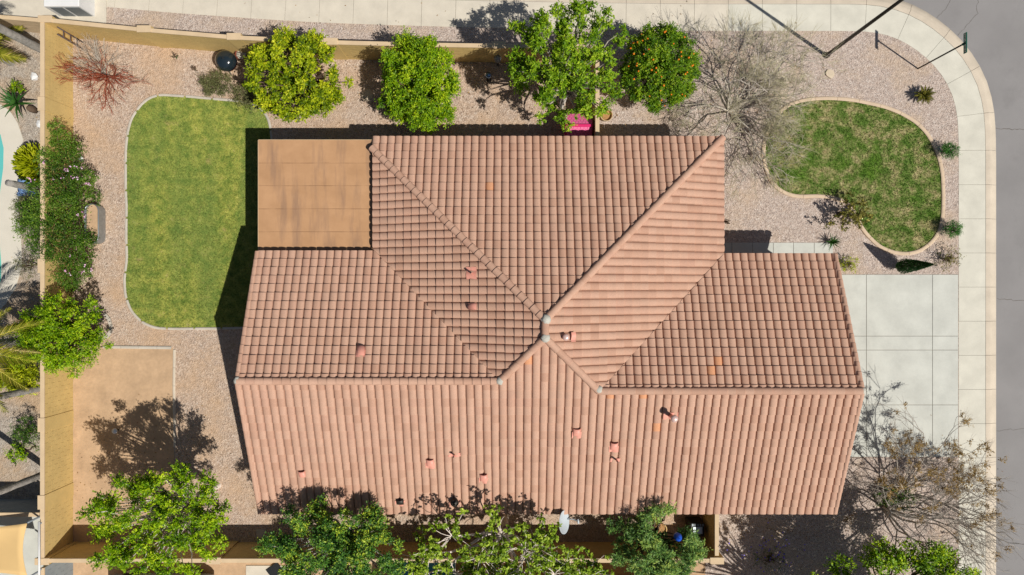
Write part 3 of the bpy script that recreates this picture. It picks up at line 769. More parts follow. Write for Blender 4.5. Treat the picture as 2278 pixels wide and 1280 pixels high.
block_wall("west_wall", "long tan painted block wall along the lawn and dirt patch", [(WX, wy(42)), (WX, wy(1252))], WH, .15, M['wallpaint'], M['mortar'], M['wallcap'],
           [(WX-.03, wy(231), (0, 1)), (WX-.03, wy(946), (0, 1)), (WX-.03, wy(1118), (0, 1)), (WX-.03, wy(592), (0, 1))])
npts = [G(100, 44, WH), G(320, 66, WH), G(520, 83, WH), G(735, 94, WH), G(925, 99, WH), G(1110, 102, WH), G(1329, 104, WH)]
block_wall("north_wall", "long tan painted block wall behind the citrus trees", npts, WH, .15, M['wallpaint'], M['mortar'], M['wallcap'],
           [(x, y+.03, (1, 0)) for x, y in (npts[0], npts[1], npts[2], npts[3], npts[5])])
block_wall("return_wall", "short tan wall between pink playhouse and buff pot", [G(1329, 104, WH), (G(1329, 104, WH)[0], 5.46)], WH, .15, M['wallpaint'], M['mortar'], M['wallcap'], [])
sy = G(0, 1248, WH)[1]
block_wall("south_wall", "shaded tan block wall behind the trees along the side yard", [(WX+.1, sy), (8.44, sy)], WH, .15, M['wallpaint'], M['mortar'], M['wallcap'],
           [(WX, sy-.03, (1, 0)), (G(475, 1248, WH)[0], sy, (1, 0)), (G(1205, 1248, WH)[0], sy, (1, 0)), (8.44, sy, (1, 0))])
block_wall("side_return_wall", "short tan wall from tile eave beside dappled gravel", [(8.44, sy + .2), (8.44, -8.46)], WH, .15, M['wallpaint'], M['mortar'], M['wallcap'], [])
block_wall("neighbour_wall", "grey block wall beyond the tan corner pier", [(WX, sy - .3), (WX, sy - 6)], WH, .15, M['greywall'], M['greywall'], M['wallcap'], [], limit=120)
block_wall("dividing_wall", "shaded grey wall between pool yard and shade sail", [(-36, -9.36), (WX - .12, -9.36)], WH, .15, M['greywall'], M['greywall'], M['wallcap'], [], limit=120)
block_wall("corner_wall", "low pale wall leading away from the tan wall corner", [(-34, npts[0][1] + 1.3), (WX - .15, npts[0][1] + .12)], 1.5, .15, M['wallcap'], M['mortar'], M['wallcap'], [], limit=60)

# ------------------------------------------------------------------ plants
def leaves(C, D, Nn, L_, W_, fold=.12):
    n = len(C); D = D / np.linalg.norm(D, axis=1)[:, None]
    S = np.cross(D, Nn); S /= np.linalg.norm(S, axis=1)[:, None] + 1e-9; U = np.cross(S, D)
    L_ = L_[:, None]; W_ = W_[:, None]; V = np.empty((n, 4, 3))
    V[:, 0] = C - D*L_*.5; V[:, 1] = C + S*W_*.5 + U*L_*fold; V[:, 2] = C + D*L_*.5 - U*L_*fold*.6; V[:, 3] = C - S*W_*.5 + U*L_*fold
    return V.reshape(-1, 3), np.arange(4*n).reshape(-1, 4)
def clump_leaves(cl, dens, leaf, seed, up=.9, wl=.5, shell=.55, outer=None, droop=0.0):
    """cl: list of (x,y,z,r); each clump is a spray of sprigs and the leaves sit along the sprigs"""
    r = np.random.RandomState(seed); Cs = []; Ds = []; Ns = []; T = []
    for (x, y, z, q) in cl:
        n = int(dens*q*q); k = max(4, n//9)
        sd = r.normal(size=(k, 3)); sd[:, 2] = sd[:, 2]*.8 + .25; sd /= np.linalg.norm(sd, axis=1)[:, None]
        sl = q*r.uniform(.65, 1.35, k); w = r.randint(0, k, n); d = sd[w]
        t = shell*.6 + (1-shell*.6)*r.uniform(0, 1, n)**.75
        c = np.array([x, y, z]) + d*(sl[w]*t)[:, None] + r.normal(0, .085*q + .012, (n, 3)); Cs.append(c)
        dd = d + r.normal(0, .55, (n, 3)); dd[:, 2] = dd[:, 2]*.5 - droop; Ds.append(dd)
        Ns.append(d*.5 + np.array([0, 0, up]) + r.normal(0, .45, (n, 3)))
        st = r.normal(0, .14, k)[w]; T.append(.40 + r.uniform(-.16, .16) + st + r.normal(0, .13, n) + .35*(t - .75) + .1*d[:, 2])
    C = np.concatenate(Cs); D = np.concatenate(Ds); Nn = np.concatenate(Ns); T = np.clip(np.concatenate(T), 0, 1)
    n = len(C); L_ = leaf*r.uniform(.6, 1.3, n)
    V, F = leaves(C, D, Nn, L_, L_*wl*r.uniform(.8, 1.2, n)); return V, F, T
def ell_clumps(c, R, k, seed, q=(.26, .40), inner=.25, spread=.78, zcut=-.35, jit=.12):
    r = np.random.RandomState(seed); out = []; m = 0; g = math.pi*(3 - 5**.5)
    for i in range(k):
        zf = 1 - (i + .5)/k*(1 - zcut); t = g*i + r.uniform(-.3, .3); s = math.sqrt(max(0, 1 - zf*zf))
        f = spread*(1 + r.normal(0, jit)); qr = r.uniform(*q)*(R[0]+R[1])/2
        out.append((c[0] + R[0]*f*s*math.cos(t), c[1] + R[1]*f*s*math.sin(t), c[2] + R[2]*f*zf, qr))
    for i in range(int(k*inner)):
        d = r.normal(size=3); d /= np.linalg.norm(d); f = r.uniform(.2, .55)
        out.append((c[0]+R[0]*f*d[0], c[1]+R[1]*f*d[1], c[2]+R[2]*f*d[2], r.uniform(*q)*(R[0]+R[1])/2))
    return out
def seg_tubes(S, k):
    """S: rows p0(3) p1(3) r0 r1"""
    S = np.asarray(S, float); p0, p1, r0, r1 = S[:, :3], S[:, 3:6], S[:, 6], S[:, 7]; n = len(S)
    d = p1 - p0; d /= np.linalg.norm(d, axis=1)[:, None] + 1e-9
    ref = np.where(np.abs(d[:, 2:3]) < .9, np.array([[0, 0, 1.]]), np.array([[1., 0, 0]]))
    a = np.cross(d, ref); a /= np.linalg.norm(a, axis=1)[:, None] + 1e-9; b = np.cross(d, a)
    V = np.empty((n, 2*k, 3)); F = np.empty((n, k, 4), int); base = (np.arange(n)*2*k)[:, None]
    for i in range(k):
        t = 2*math.pi*i/k; o = a*math.cos(t) + b*math.sin(t); V[:, i] = p0 + o*r0[:, None]; V[:, k+i] = p1 + o*r1[:, None]
        F[:, i] = base + np.array([i, (i+1) % k, k + (i+1) % k, k + i])
    return V.reshape(-1, 3), F.reshape(-1, 4)
def grow(r, p, d, L_, rad, depth, P, S, tips):
    """recursive branch; P: kids, spread, ratio, gnarl, up, side"""
    n = P.get('sub', 3); q = np.array(p, float); d = np.array(d, float); d /= np.linalg.norm(d)
    for i in range(n):
        d2 = d + r.normal(0, P['gnarl'], 3) + np.array([0, 0, P['up']]); d2 /= np.linalg.norm(d2)
        e = q + d2*L_/n; ra = rad*(1 - .35*i/n); rb = rad*(1 - .35*(i+1)/n); S.append((*q, *e, ra, rb))
        if depth > 0 and i >= P.get('side_from', 1) and r.rand() < P['side']:
            s = r.normal(size=3); s -= d2*s.dot(d2); s /= np.linalg.norm(s); sd = d2*.6 + s*P['spread']*1.3
            grow(r, e, sd, L_*P['ratio']*r.uniform(.6, .95), rb*.55, depth-1, P, S, tips)
        q, d = e, d2
    if depth == 0: tips.append((q, d)); return
    for k in range(P['kids'] if r.rand() > .25 else P['kids'] - 1 + 1):
        s = r.normal(size=3); s -= d*s.dot(d); s /= np.linalg.norm(s)
        grow(r, q, d + s*P['spread']*r.uniform(.5, 1.2), L_*P['ratio']*r.uniform(.75, 1.15), rad*.62, depth-1, P, S, tips)
def limbs(base, cl, seed, r0=.14, z1=.45):
    """trunk with limbs that reach into the clumps"""
    r = np.random.RandomState(seed); b = np.array(base, float); S = []; cz = np.mean([c[2] for c in cl]); cm = np.array([np.mean([c[0] for c in cl]), np.mean([c[1] for c in cl])])
    fk = np.array([b[0]*.6 + cm[0]*.4, b[1]*.6 + cm[1]*.4, b[2] + (cz - b[2])*z1]); q = b.copy(); q[2] -= .1
    for i in range(3):
        e = b + (fk-b)*(i+1)/3 + (r.normal(0, .04, 3) if i < 2 else 0); S.append((*q, *e, r0*(1.15-.15*i), r0*(1.0-.15*i))); q = e
    for c in cl:
        t = np.array(c[:3]); p = fk.copy(); m = 4
        for i in range(m):
            f = (i+1)/m; e = fk + (t-fk)*f + (r.normal(0, .07, 3) if i < m-1 else 0) + np.array([0, 0, .25*math.sin(f*math.pi)*.6])
            ra = r0*.5*(1 - .85*i/m); S.append((*p, *e, ra, r0*.5*(1 - .85*f))); p = e
    return seg_tubes(S, 6)
def tree(name, label, cat, base, cl, lm, bark, dens, leaf, seed, wl=.5, up=.9, r0=.13, group=None, shell=.55, droop=0.0):
    t = thing(name, label, cat, (base[0], base[1], 0), group)
    V, F = limbs((base[0], base[1], 0), cl, seed, r0); place("trunk", mesh_np("trunk", V, F, bark, smooth=True), t)
    V, F, T = clump_leaves(cl, dens, leaf, seed + 1, up, wl, shell, droop=droop)
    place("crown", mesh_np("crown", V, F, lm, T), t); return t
LM = {}
LM['lemon'] = leafmat("leaf_lemon", A(70,98,10,1.0), A(152,172,16,1.0), A(216,216,44,1.0))
LM['lime'] = leafmat("leaf_lime", A(68,110,6,1.0), A(130,168,10,1.0), A(198,214,36,1.0))
LM['ash'] = leafmat("leaf_ash", A(70,112,8,1.0), A(130,168,18,1.0), A(188,208,54,1.0))
LM['orange'] = leafmat("leaf_orange", A(60,98,8,1.0), A(106,146,16,1.0), A(168,188,44,1.0))
LM['privet'] = leafmat("leaf_privet", A(40,86,30,1.0), A(92,140,46,1.0), A(200,214,62,1.0), .25, .5, .3)
LM['bright'] = leafmat("leaf_bright", A(62,106,4,1.0), A(134,174,10,1.0), A(202,220,40,1.0))
LM['sparse'] = leafmat("leaf_sparse", A(92,124,22,1.0), A(148,176,44,1.0), A(196,212,80,1.0))
LM['oleander'] = leafmat("leaf_oleander", A(56,94,36,1.0), A(108,148,66,1.0), A(186,202,92,1.0), .22, .5, .3)
LM['vine'] = leafmat("leaf_vine", A(44,78,14,1.0), A(84,122,30,1.0), A(138,164,56,1.0))
LM['olive'] = leafmat("leaf_olive", A(84,88,50,1.0), A(116,120,74,1.0), A(156,152,104,1.0))
LM['deep'] = leafmat("leaf_deep", A(18,62,26,1.0), A(40,96,40,1.0), A(84,134,66,1.0))
LM['globe'] = leafmat("leaf_globe", A(32,84,26,1.0), A(64,124,42,1.0), A(116,166,70,1.0))
LM['euphorbia'] = leafmat("leaf_euphorbia", A(104,120,6,1.0), A(164,176,14,1.0), A(206,208,50,1.0))
LM['rose'] = leafmat("leaf_rose", A(70,72,26,1.0), A(122,120,48,1.0), A(186,170,84,1.0))
LM['palm'] = leafmat("leaf_palm", A(96,108,20,1.0), A(156,158,44,1.0), A(214,200,96,1.0))
LM['palmdry'] = leafmat("leaf_palm_dry", A(120,92,40,1.0), A(176,146,76,1.0), A(208,186,126,1.0))
LM['cycad'] = leafmat("leaf_cycad", A(26,60,22,1.0), A(50,92,34,1.0), A(88,124,56,1.0), .15)
LM['sago'] = leafmat("leaf_sago", A(60,68,20,1.0), A(100,104,34,1.0), A(166,150,62,1.0), .15)
LM['seed'] = leafmat("seed_brown", A(126,100,54,1.0), A(160,132,76,1.0), A(190,160,98,1.0))
LM['mesq'] = leafmat("leaf_mesquite", A(134,128,88,1.0), A(170,164,116,1.0), A(196,190,142,1.0))
LM['petal'] = leafmat("petal_pink", A(214,150,196,1.0), A(232,178,214,1.0), A(246,214,236,1.0))
LM['violet'] = leafmat("petal_violet", A(90,70,200,1.0), A(120,96,230,1.0), A(170,150,246,1.0))
LM['magenta'] = leafmat("petal_magenta", A(160,20,110,1.0), A(190,30,130,1.0), A(214,60,150,1.0))
def at(px, py, z): x, y = G(px, py, z); return x, y, z

# citrus and shade trees inside the back garden
c = at(656, 172, 1.9); cl = ell_clumps(c, (1.95, 1.8, 1.4), 72, 1, (.10, .18), .3, .84, jit=.16)
cl += [at(722, 235, 1.3) + (.42,), at(745, 215, 1.2) + (.36,), at(700, 90, 1.8) + (.4,), at(640, 78, 2.0) + (.36,), at(575, 120, 1.8) + (.35,)]
tree("lemon_tree", "yellow-green lemon tree with white blossom beside the black kettle grill", "tree", c, cl, LM['lemon'], M['bark_brown'], 4200, .10, 10)
c = at(936, 190, 2.0); cl = ell_clumps(c, (1.6, 1.9, 1.6), 80, 5, (.12, .20), .35, .83, jit=.10)
cl += [at(905, 95, 2.2) + (.5,), at(950, 270, 1.6) + (.5,), at(990, 255, 1.6) + (.45,)]
tree("lime_tree", "dense bright green citrus tree midway along the back wall", "tree", c, cl, LM['lime'], M['bark_brown'], 4600, .085, 20)
c = at(1262, 148, 4.2); r = np.random.RandomState(8)
cl = ell_clumps(c, (1.95, 2.0, 1.5), 88, 8, (.085, .15), .2, .86, -.05, .2)
cl += [at(1200, 50, 4.2)+(.4,), at(1280, 28, 4.4)+(.42,), at(1330, 50, 4.2)+(.4,), at(1150, 150, 3.8)+(.42,), at(1160, 185, 3.6)+(.4,), at(1370, 205, 3.8)+(.3,), at(1250, 258, 3.0)+(.3,), at(1262, 280, 2.8)+(.25,), at(1225, 235, 3.2)+(.3,), at(1150, 120, 3.9)+(.3,), at(1185, 90, 4.0)+(.3,), at(1378, 90, 4.0)+(.3,), at(1240, 20, 4.4)+(.25,), at(1310, 15, 4.4)+(.25,), at(1165, 65, 4.0)+(.22,)]
tree("ash_tree", "tall light green shade tree overhanging the pink playhouse", "tree", (c[0]+.1, c[1]-.4), cl, LM['ash'], M['bark_grey'], 3600, .105, 30, wl=.4)
c = at(1466, 155, 1.9); cl = ell_clumps(c, (1.58, 1.78, 1.5), 90, 12, (.14, .19), .35, .86, jit=.05)
ot = tree("orange_tree", "round dark green orange tree dotted with ripe fruit", "tree", c, cl, LM['orange'], M['bark_brown'], 4800, .075, 40)
ico = MB().lathe((0, 0, 0), [(.004, -.042), (.03, -.03), (.042, 0), (.03, .03), (.004, .042)], 8, None, False); om = mesh_py("orange", ico.v, ico.f, M['orange_fruit'], smooth=True)
r = np.random.RandomState(4)
for i in range(40):
    a = r.uniform(0, 6.28); f = r.uniform(.1, .93)**.6; zz = c[2] + 1.5*math.sqrt(max(.02, 1-f*f))*1.0 + .02
    o = bpy.data.objects.new("orange", om); COL.objects.link(o); o.parent = ot
    o.location = (c[0]+1.5*f*math.cos(a) - WL[ot.name].x, c[1]+1.72*f*math.sin(a) - WL[ot.name].y, zz + r.uniform(.06, .16)); s = r.uniform(.75, 1.1); o.scale = (s, s, s)
# trees along the south side
c = at(368, 1158, 4.2); cl = ell_clumps(c, (2.5, 2.1, 1.3), 86, 15, (.09, .15), .12, .86, .0, .16)
cl += [at(300, 1075, 4.0)+(.42,), at(400, 1050, 4.2)+(.4,), at(460, 1075, 4.0)+(.4,), at(230, 1120, 3.8)+(.4,), at(225, 1180, 3.8)+(.4,), at(490, 1130, 3.8)+(.36,)]
tree("chinaberry_tree", "bright yellow-green tree in the wall corner of the dirt patch", "tree", (c[0]+.2, c[1]+.1), cl, LM['bright'], M['bark_pale'], 2900, .105, 50, wl=.4)
c = (-6.55, -10.15, 3.9); cl = ell_clumps(c, (2.5, 2.05, 1.5), 84, 19, (.10, .17), .25, .86, -.1, .15)
tree("privet_tree", "dense glossy dark green tree against the tile eave", "tree", (c[0], c[1]-.1), cl, LM['privet'], M['bark_grey'], 4200, .09, 60, wl=.42)
# sparse tree with pale starburst branches
t = thing("mulberry_tree", "sparse green tree with pale starburst branches under the satellite dish", "tree", (-.3, -10.1, 0))
r = np.random.RandomState(6); S = []; tips = []
S.append((-.3, -10.1, -.1, -.3, -10.1, 1.5, .17, .15))
hubs = [(-3.2,-10.3,3.6),(-2.2,-11.1,3.5),(-2.3,-9.5,3.9),(-1.2,-10.2,4.2),(-1.1,-11.4,3.6),(-.4,-9.4,4.1),(.3,-10.6,4.2),(.4,-11.6,3.7),(.9,-9.8,4.0),(1.6,-10.9,4.0),(2.35,-11.0,3.2),(2.7,-11.3,3.4),(-3.4,-11.2,3.3),(-.5,-11.0,4.0),(.5,-9.9,4.3),(1.9,-11.8,3.5)]
for h in hubs:
    p = np.array([-.3, -10.1, 1.5]); h = np.array(h)
    for i in range(4):
        e = np.array([-.3, -10.1, 1.5]) + (h - np.array([-.3, -10.1, 1.5]))*(i+1)/4 + (r.normal(0, .08, 3) if i < 3 else 0); S.append((*p, *e, .085-.014*i, .071-.014*i)); p = e
    for k in range(13):
        a = r.uniform(0, 6.28); d = np.array([math.cos(a), math.sin(a), r.uniform(-.15, .9)])
        grow(r, h, d, r.uniform(.45, .8), .017, 1, dict(kids=1, spread=.4, ratio=.7, gnarl=.16, up=.03, side=.5), S, tips)
V, F = seg_tubes(S, 5); place("trunk", mesh_np("trunk", V, F, M['bark_pale'], smooth=True), t)
cl = []
for p, d in tips:
    if r.rand() < .95: cl.append((*(np.array(p) + r.normal(0, .04, 3)), .15))
    if r.rand() < .7: cl.append((*(np.array(p) - np.array(d)*.28 + r.normal(0, .06, 3)), .13))
V, F, T = clump_leaves(cl, 1500, .11, 71, .8, .62, .3); place("crown", mesh_np("crown", V, F, LM['sparse'], T), t)
c = (5.8, -10.3, 2.9); cl = ell_clumps(c, (1.8, 1.75, 1.3), 70, 23, (.14, .2), .25, .84, -.2, .12)
gx, gy, _ = at(1492, 1178, 3.2); cl = [q for q in cl if math.hypot(q[0]-gx, q[1]-gy) > .62]
tree("oleander", "grey-green oleander by the side gate with narrow glossy leaves", "tree", (5.8, -10.4), cl, LM['oleander'], M['bark_brown'], 3800, .12, 80, wl=.24)
c = (15.2, -12.6, 3.4); cl = ell_clumps(c, (3.2, 2.75, 1.5), 95, 29, (.12, .18), .2, .86, -.1, .14)
tree("mesquite_tree", "bright green tree beyond the violet flowers at the lot edge", "tree", (15.0, -13.2), cl, LM['lime'], M['bark_brown'], 2800, .10, 90)
c = (12.3, -13.7, 4.9); cl = ell_clumps(c, (2.6, 1.8, 1.3), 34, 33, (.09, .15), .1, .9, -.2, .25)
tree("street_tree", "green tree whose shadow dapples the front gravel", "tree", (12.4, -14.2), cl, LM['lime'], M['bark_brown'], 700, .16, 95)
c = at(140, 742, 1.9); cl = ell_clumps(c, (1.7, 1.55, 1.3), 64, 37, (.13, .21), .3, .85, -.3, .14)
cl += [at(190, 800, 1.5)+(.4,), at(120, 815, 1.9)+(.35,), at(165, 828, 1.3)+(.3,), at(60, 740, 2.0)+(.55,), at(40, 790, 1.9)+(.5,), at(90, 700, 2.0)+(.4,)]
tree("pomegranate_tree", "bushy bright green tree ringed by grey pavers over the wall", "tree", (c[0]+.35, c[1]), cl, LM['bright'], M['bark_brown'], 3600, .085, 100, wl=.4)
# flowering vine over the wall
r = np.random.RandomState(3); cl = []
for px, py, z, q in [(125,285,1.6,.38),(140,310,1.5,.5),(165,330,1.2,.4),(120,335,1.8,.5),(150,365,1.7,.65),(115,385,1.9,.55),(180,390,1.2,.5),(140,420,1.8,.7),(190,425,1.1,.42),(100,450,1.8,.6),(155,465,1.6,.7),(60,465,1.5,.5),(70,510,1.5,.6),(115,510,1.9,.65),(160,520,1.5,.6),(185,545,1.1,.4),(130,560,1.8,.6),(170,580,1.4,.62),(150,615,1.5,.6),(185,605,1.1,.42),(195,575,1.0,.36),(160,636,1.1,.42),(95,560,1.7,.42),(85,420,1.7,.55),(55,500,1.2,.45),(90,480,1.9,.6),(75,545,1.4,.4),(100,350,1.8,.45),(205,395,.9,.3),(215,440,.8,.28),(202,530,.9,.3)]:
    z = z + r.uniform(-.3, .2); x, y, z = at(px, py, z); cl.append((x, y, z, q*r.uniform(.75, 1.0)))
vt = tree("flowering_vine", "sprawling green vine with pale pink trumpet flowers over the tan wall", "vine", (-18.6, 3.4), cl, LM['vine'], M['bark_brown'], 4200, .085, 110, wl=.34, shell=.75)
C = []
for px, py in [(98,362),(145,378),(152,380),(158,370),(172,372),(182,373),(120,400),(140,398),(163,397),(174,396),(195,410),(198,412),(174,478),(184,474),(190,482),(157,568),(150,605),(153,610),(186,605),(206,600),(190,590),(68,398),(72,400)]:
    for _ in range(3):
        z = 2.15 if px < 175 else 1.55; x, y = G(px + r.normal(0, 2), py + r.normal(0, 2), z); C.append((x, y, z + r.uniform(0, .12)))
C = np.array(C); n = len(C); V, F = leaves(C, r.normal(size=(n, 3))*[1, 1, .2], np.array([[0, 0, 1.]]*n) + r.normal(0, .3, (n, 3)), np.full(n, .07), np.full(n, .065))
place("flower", mesh_np("flower", V, F, LM['petal'], r.uniform(0, 1, n)), vt, 'stuff')
# olive coloured sub-shrubs and other low bushes
def bush(name, label, px, py, z, R, mat, dens=2200, leaf=.07, seed=1, wl=.35, k=14, cat="shrub", group=None, up=.7, q=(.3, .45)):
    x, y = G(px, py, z); cl = ell_clumps((x, y, z), R, k, seed, q, .3, .7, -.1, .12)
    return tree(name, label, cat, (x, y), cl, mat, M['bark_brown'], dens, leaf, seed, wl, up, .03, group, .25)
bush("sage_bush", "round grey-olive bush beside black kettle grill", 481, 188, .3, (.74, .70, .36), LM['olive'], 2800, .07, 121, .3)
bush("sage_bush", "flat grey-olive bush half under the lemon tree", 550, 213, .28, (.8, .62, .32), LM['olive'], 2600, .07, 122, .3)
bush("weed", "small weed tuft in gravel, larger of two", 391, 127, .05, (.12, .1, .06), LM['deep'], 1500, .07, 123, .5, 6)
bush("weed", "tiny weed tuft closer to the olive bush", 434, 155, .04, (.09, .08, .05), LM['deep'], 1500, .06, 124, .5, 5)
bush("globe_shrub", "round dark green shrub by the pavement, east of the lawn", 2110, 335, .4, (.44, .42, .45), LM['globe'], 6500, .06, 125, .2, 16)
bush("globe_shrub", "round dark green shrub by the pavement near the lawn's tip", 2117, 510, .4, (.46, .4, .45), LM['globe'], 6500, .06, 126, .2, 16)
bush("lantana_bush", "yellow-green bush at the tile corner of the driveway", 1886, 588, .3, (.5, .46, .3), LM['euphorbia'], 1300, .06, 127, .4)
bush("desert_bush", "thin olive bush in the gravel beside the driveway corner", 2106, 577, .3, (.68, .56, .34), LM['rose'], 700, .06, 128, .4)
bush("weed", "small dark weed at the foot of the house wall", 1617, 493, .1, (.14, .14, .1), LM['olive'], 1500, .06, 129, .4, 6)
bush("garden_shrub", "round bright green shrub in the pool yard", 40, 198, .4, (.34, .36, .35), LM['lime'], 3200, .08, 130, .3)
bush("yard_bush", "dark olive bush by the leaning palm in the pool yard", 62, 960, .7, (.75, .85, .5), LM['vine'], 1300, .08, 131, .3)
bush("yard_bush", "bright yellow-green bush tip near the palm's foot", 40, 1008, 1.1, (.5, .5, .4), LM['bright'], 1300, .09, 132, .4)
bush("bougainvillea", "green and yellow bougainvillea under the palm fronds", 45, 840, 1.2, (1.05, .75, .6), LM['euphorbia'], 2200, .10, 133, .4, 20)
bush("dry_shrub", "sparse grey-green shrub on the pool deck edge", 60, 590, .7, (.6, .7, .4), LM['olive'], 700, .07, 134, .3)
bush("dry_vine", "brownish dry bush between pool deck and wall", 62, 470, .9, (.7, .8, .5), LM['olive'], 2200, .08, 135, .25)
# violet flowers under the dappled shade
bl_ = bush("flower_bed", "violet flowering groundcover in the dappled shade", 1712, 1242, .2, (.9, .6, .2), LM['vine'], 420, .07, 136, .4, 18, "flowers", q=(.2, .32))
r = np.random.RandomState(9); C = np.array([[*G(1712 + r.normal(0, 34), 1228 + r.normal(0, 22), .4), .38 + r.uniform(0, .1)] for _ in range(60)]); n = len(C)
V, F = leaves(C, r.normal(size=(n, 3))*[1, 1, .1], np.array([[0, 0, 1.]]*n), np.full(n, .07), np.full(n, .07)); place("flower", mesh_np("flower", V, F, LM['violet'], r.uniform(0, 1, n)), bl_, 'stuff')
# dry leaves lying on the gravel under the trees
r = np.random.RandomState(77); C = []
for px, py, sx, sy, n in ((655,170,120,110,260),(935,190,110,120,260),(1270,180,150,110,420),(1460,170,110,110,240),(360,1060,160,110,300),(1700,1190,130,70,420),(120,560,60,160,160),(1990,1090,130,90,260),(1640,230,130,120,240),(1040,1190,300,20,160),(240,190,70,70,120)):
    for _ in range(n): x, y = G(px + r.normal(0, sx*.6), py + r.normal(0, sy*.6)); C.append((x, y, .03))
C = np.array(C); C = C[~((C[:, 0] > -10.3) & (C[:, 0] < 12.6) & (C[:, 1] > -8.6) & (C[:, 1] < 5.6))]; C = C[C[:, 1] > -11.1]; n = len(C)
LM['litter'] = leafmat("leaf_litter", A(96,72,48), A(150,112,70), A(196,160,96), .1)
V, F = leaves(C, r.normal(size=(n, 3))*[1, 1, .1], np.array([[0, 0, 1.]]*n) + r.normal(0, .3, (n, 3)), r.uniform(.04, .09, n), r.uniform(.02, .045, n))
o = place("leaf_litter", mesh_np("leaf_litter", V, F, LM['litter'], r.uniform(0, 1, n)), None, 'stuff'); o['label'] = "scattered dry brown leaves on the gravel"
# upright blade-leaved euphorbia
x, y = G(62, 362, 1.0); t = thing("euphorbia", "yellow-green finger-leaved shrub at the pool deck by the wall", "shrub", (x, y, 0)); r = np.random.RandomState(44)
n = 420; a = r.uniform(0, 6.28, n); f = np.sqrt(r.uniform(0, 1, n)); C = np.c_[x + .72*f*np.cos(a), y + .78*f*np.sin(a), .45 + .8*(1-f**2) + r.uniform(-.1, .1, n)]
D = np.c_[f*np.cos(a)*.9, f*np.sin(a)*.9, np.full(n, .75)] + r.normal(0, .2, (n, 3)); S = [(*(p - d*.25), *(p + d*.22), .035, .02) for p, d in zip(C, D/np.linalg.norm(D, axis=1)[:, None])]
V, F = seg_tubes(S, 5); place("stems", mesh_np("stems", V, F, LM['euphorbia'], np.repeat(r.uniform(.2, .9, n), 5), True), t)
# cypress
bx_, by_ = G(1996, 593); t = thing("cypress_tree", "narrow dark green cypress beside the driveway edge", "tree", (bx_, by_, 0)); r = np.random.RandomState(50)
MB().tube([(bx_, by_, -.05), (bx_, by_, 1.9)], [.05, .015], 7).out("trunk", M['bark_brown'], t)
n = 5200; h = r.uniform(0, 1, n)**1.15; rad = .36*np.minimum(1, (h+.06)*5)*(1-h)**.75*r.uniform(.55, 1.08, n); a = r.uniform(0, 6.28, n)
C = np.c_[bx_ + rad*np.cos(a), by_ + rad*np.sin(a), .15 + 2.4*h]; D = np.c_[np.cos(a)*.35, np.sin(a)*.35, np.ones(n)] + r.normal(0, .2, (n, 3))
V, F = leaves(C, D, np.c_[np.cos(a), np.sin(a), .5*np.ones(n)] + r.normal(0, .3, (n, 3)), r.uniform(.06, .12, n), r.uniform(.025, .045, n)); place("crown", mesh_np("crown", V, F, LM['deep'], r.uniform(0, .9, n)), t)
# spiky rosettes: every leaf is its own part
def blade_mesh(name, L_, wd, arch, mat, n=6, pin=False, seed=0):
    V = []; F = []; T = []
    r = np.random.RandomState(seed)
    if not pin:
        for i in range(n+1):
            s = i/n; w_ = wd*(.7 + .6*s if s < .35 else (.91*(1-s)/.65 + .02)); x = L_*s; z = arch*L_*(s - s*s*1.1); V += [(x, -w_/2, z + .012), (x, 0, z), (x, w_/2, z + .012)]
        for i in range(n): F += [(3*i, 3*i+3, 3*i+4, 3*i+1), (3*i+1, 3*i+4, 3*i+5, 3*i+2)]; T += [.35 + .3*r.rand()]*2
        return mesh_py(name, V, F, mat, smooth=True, attr=T)
    # pinnate frond: midrib and two rows of leaflets
    m = n
    pt = lambda s: (L_*s*(1 - .12*s), 0, arch*L_*(s - s*s*1.05))
    for i in range(6):
        a, b = pt(i/6), pt((i+1)/6); k = len(V); w_ = .022*(1 - i/7); V += [(a[0], -w_, a[2]), (a[0], w_, a[2]), (b[0], w_*.8, b[2]), (b[0], -w_*.8, b[2])]; F.append((k, k+3, k+2, k+1)); T.append(.9)
    for i in range(m):
        s = .12 + .88*i/m; p = pt(s); ll = wd*math.sin(math.pi*min(1, .12 + s*.86))**.6*r.uniform(.85, 1.1)
        for sg in (-1, 1):
            ang = math.radians(58 - 34*s) + r.normal(0, .06); dx_, dy_ = math.cos(ang), sg*math.sin(ang); k = len(V); hw_ = .012 + .012*wd
            V += [(p[0]-hw_, 0, p[2]+.004), (p[0]+hw_, 0, p[2]+.004), (p[0]+dx_*ll*.6+hw_*.7, dy_*ll*.6, p[2]+.03*ll), (p[0]+dx_*ll, dy_*ll, p[2]-.22*ll), (p[0]+dx_*ll*.6-hw_*.7, dy_*ll*.6, p[2]+.03*ll)]
            F.append((k, k+1, k+2, k+3, k+4)); T.append(float(np.clip(.5 + r.normal(0, .22), 0, 1)))
    return mesh_py(name, V, F, mat, attr=T)
def rosette(t, nm, meshes, loc, n, e0, e1, seed, s0=.8, s1=1.1):
    r = np.random.RandomState(seed); off = WL[t.name]
    for i in range(n):
        o = bpy.data.objects.new(nm, meshes[i % len(meshes)]); COL.objects.link(o); o.parent = t
        o.location = Vector(loc) - off; f = (i + .5)/n; o.rotation_euler = (r.normal(0, .12), -(e1 + (e0-e1)*f) + r.normal(0, .08), 2.399963*i + r.normal(0, .12)); s = r.uniform(s0, s1); o.scale = (s, s, s)
x, y = G(2047, 216); t = thing("sago_palm", "small yellow-green sago palm in the gravel by the street corner", "sago palm", (x, y, 0))
MB().lathe((x, y, 0), [(.11, -.02), (.12, .1), (.09, .2), (.04, .25)], 10).out("trunk", M['bark_brown'], t)
rosette(t, "frond", [blade_mesh("frond", .52, .11, .4, LM['sago'], 14, True, s) for s in range(3)], (x, y, .2), 34, .15, 1.1, 1)
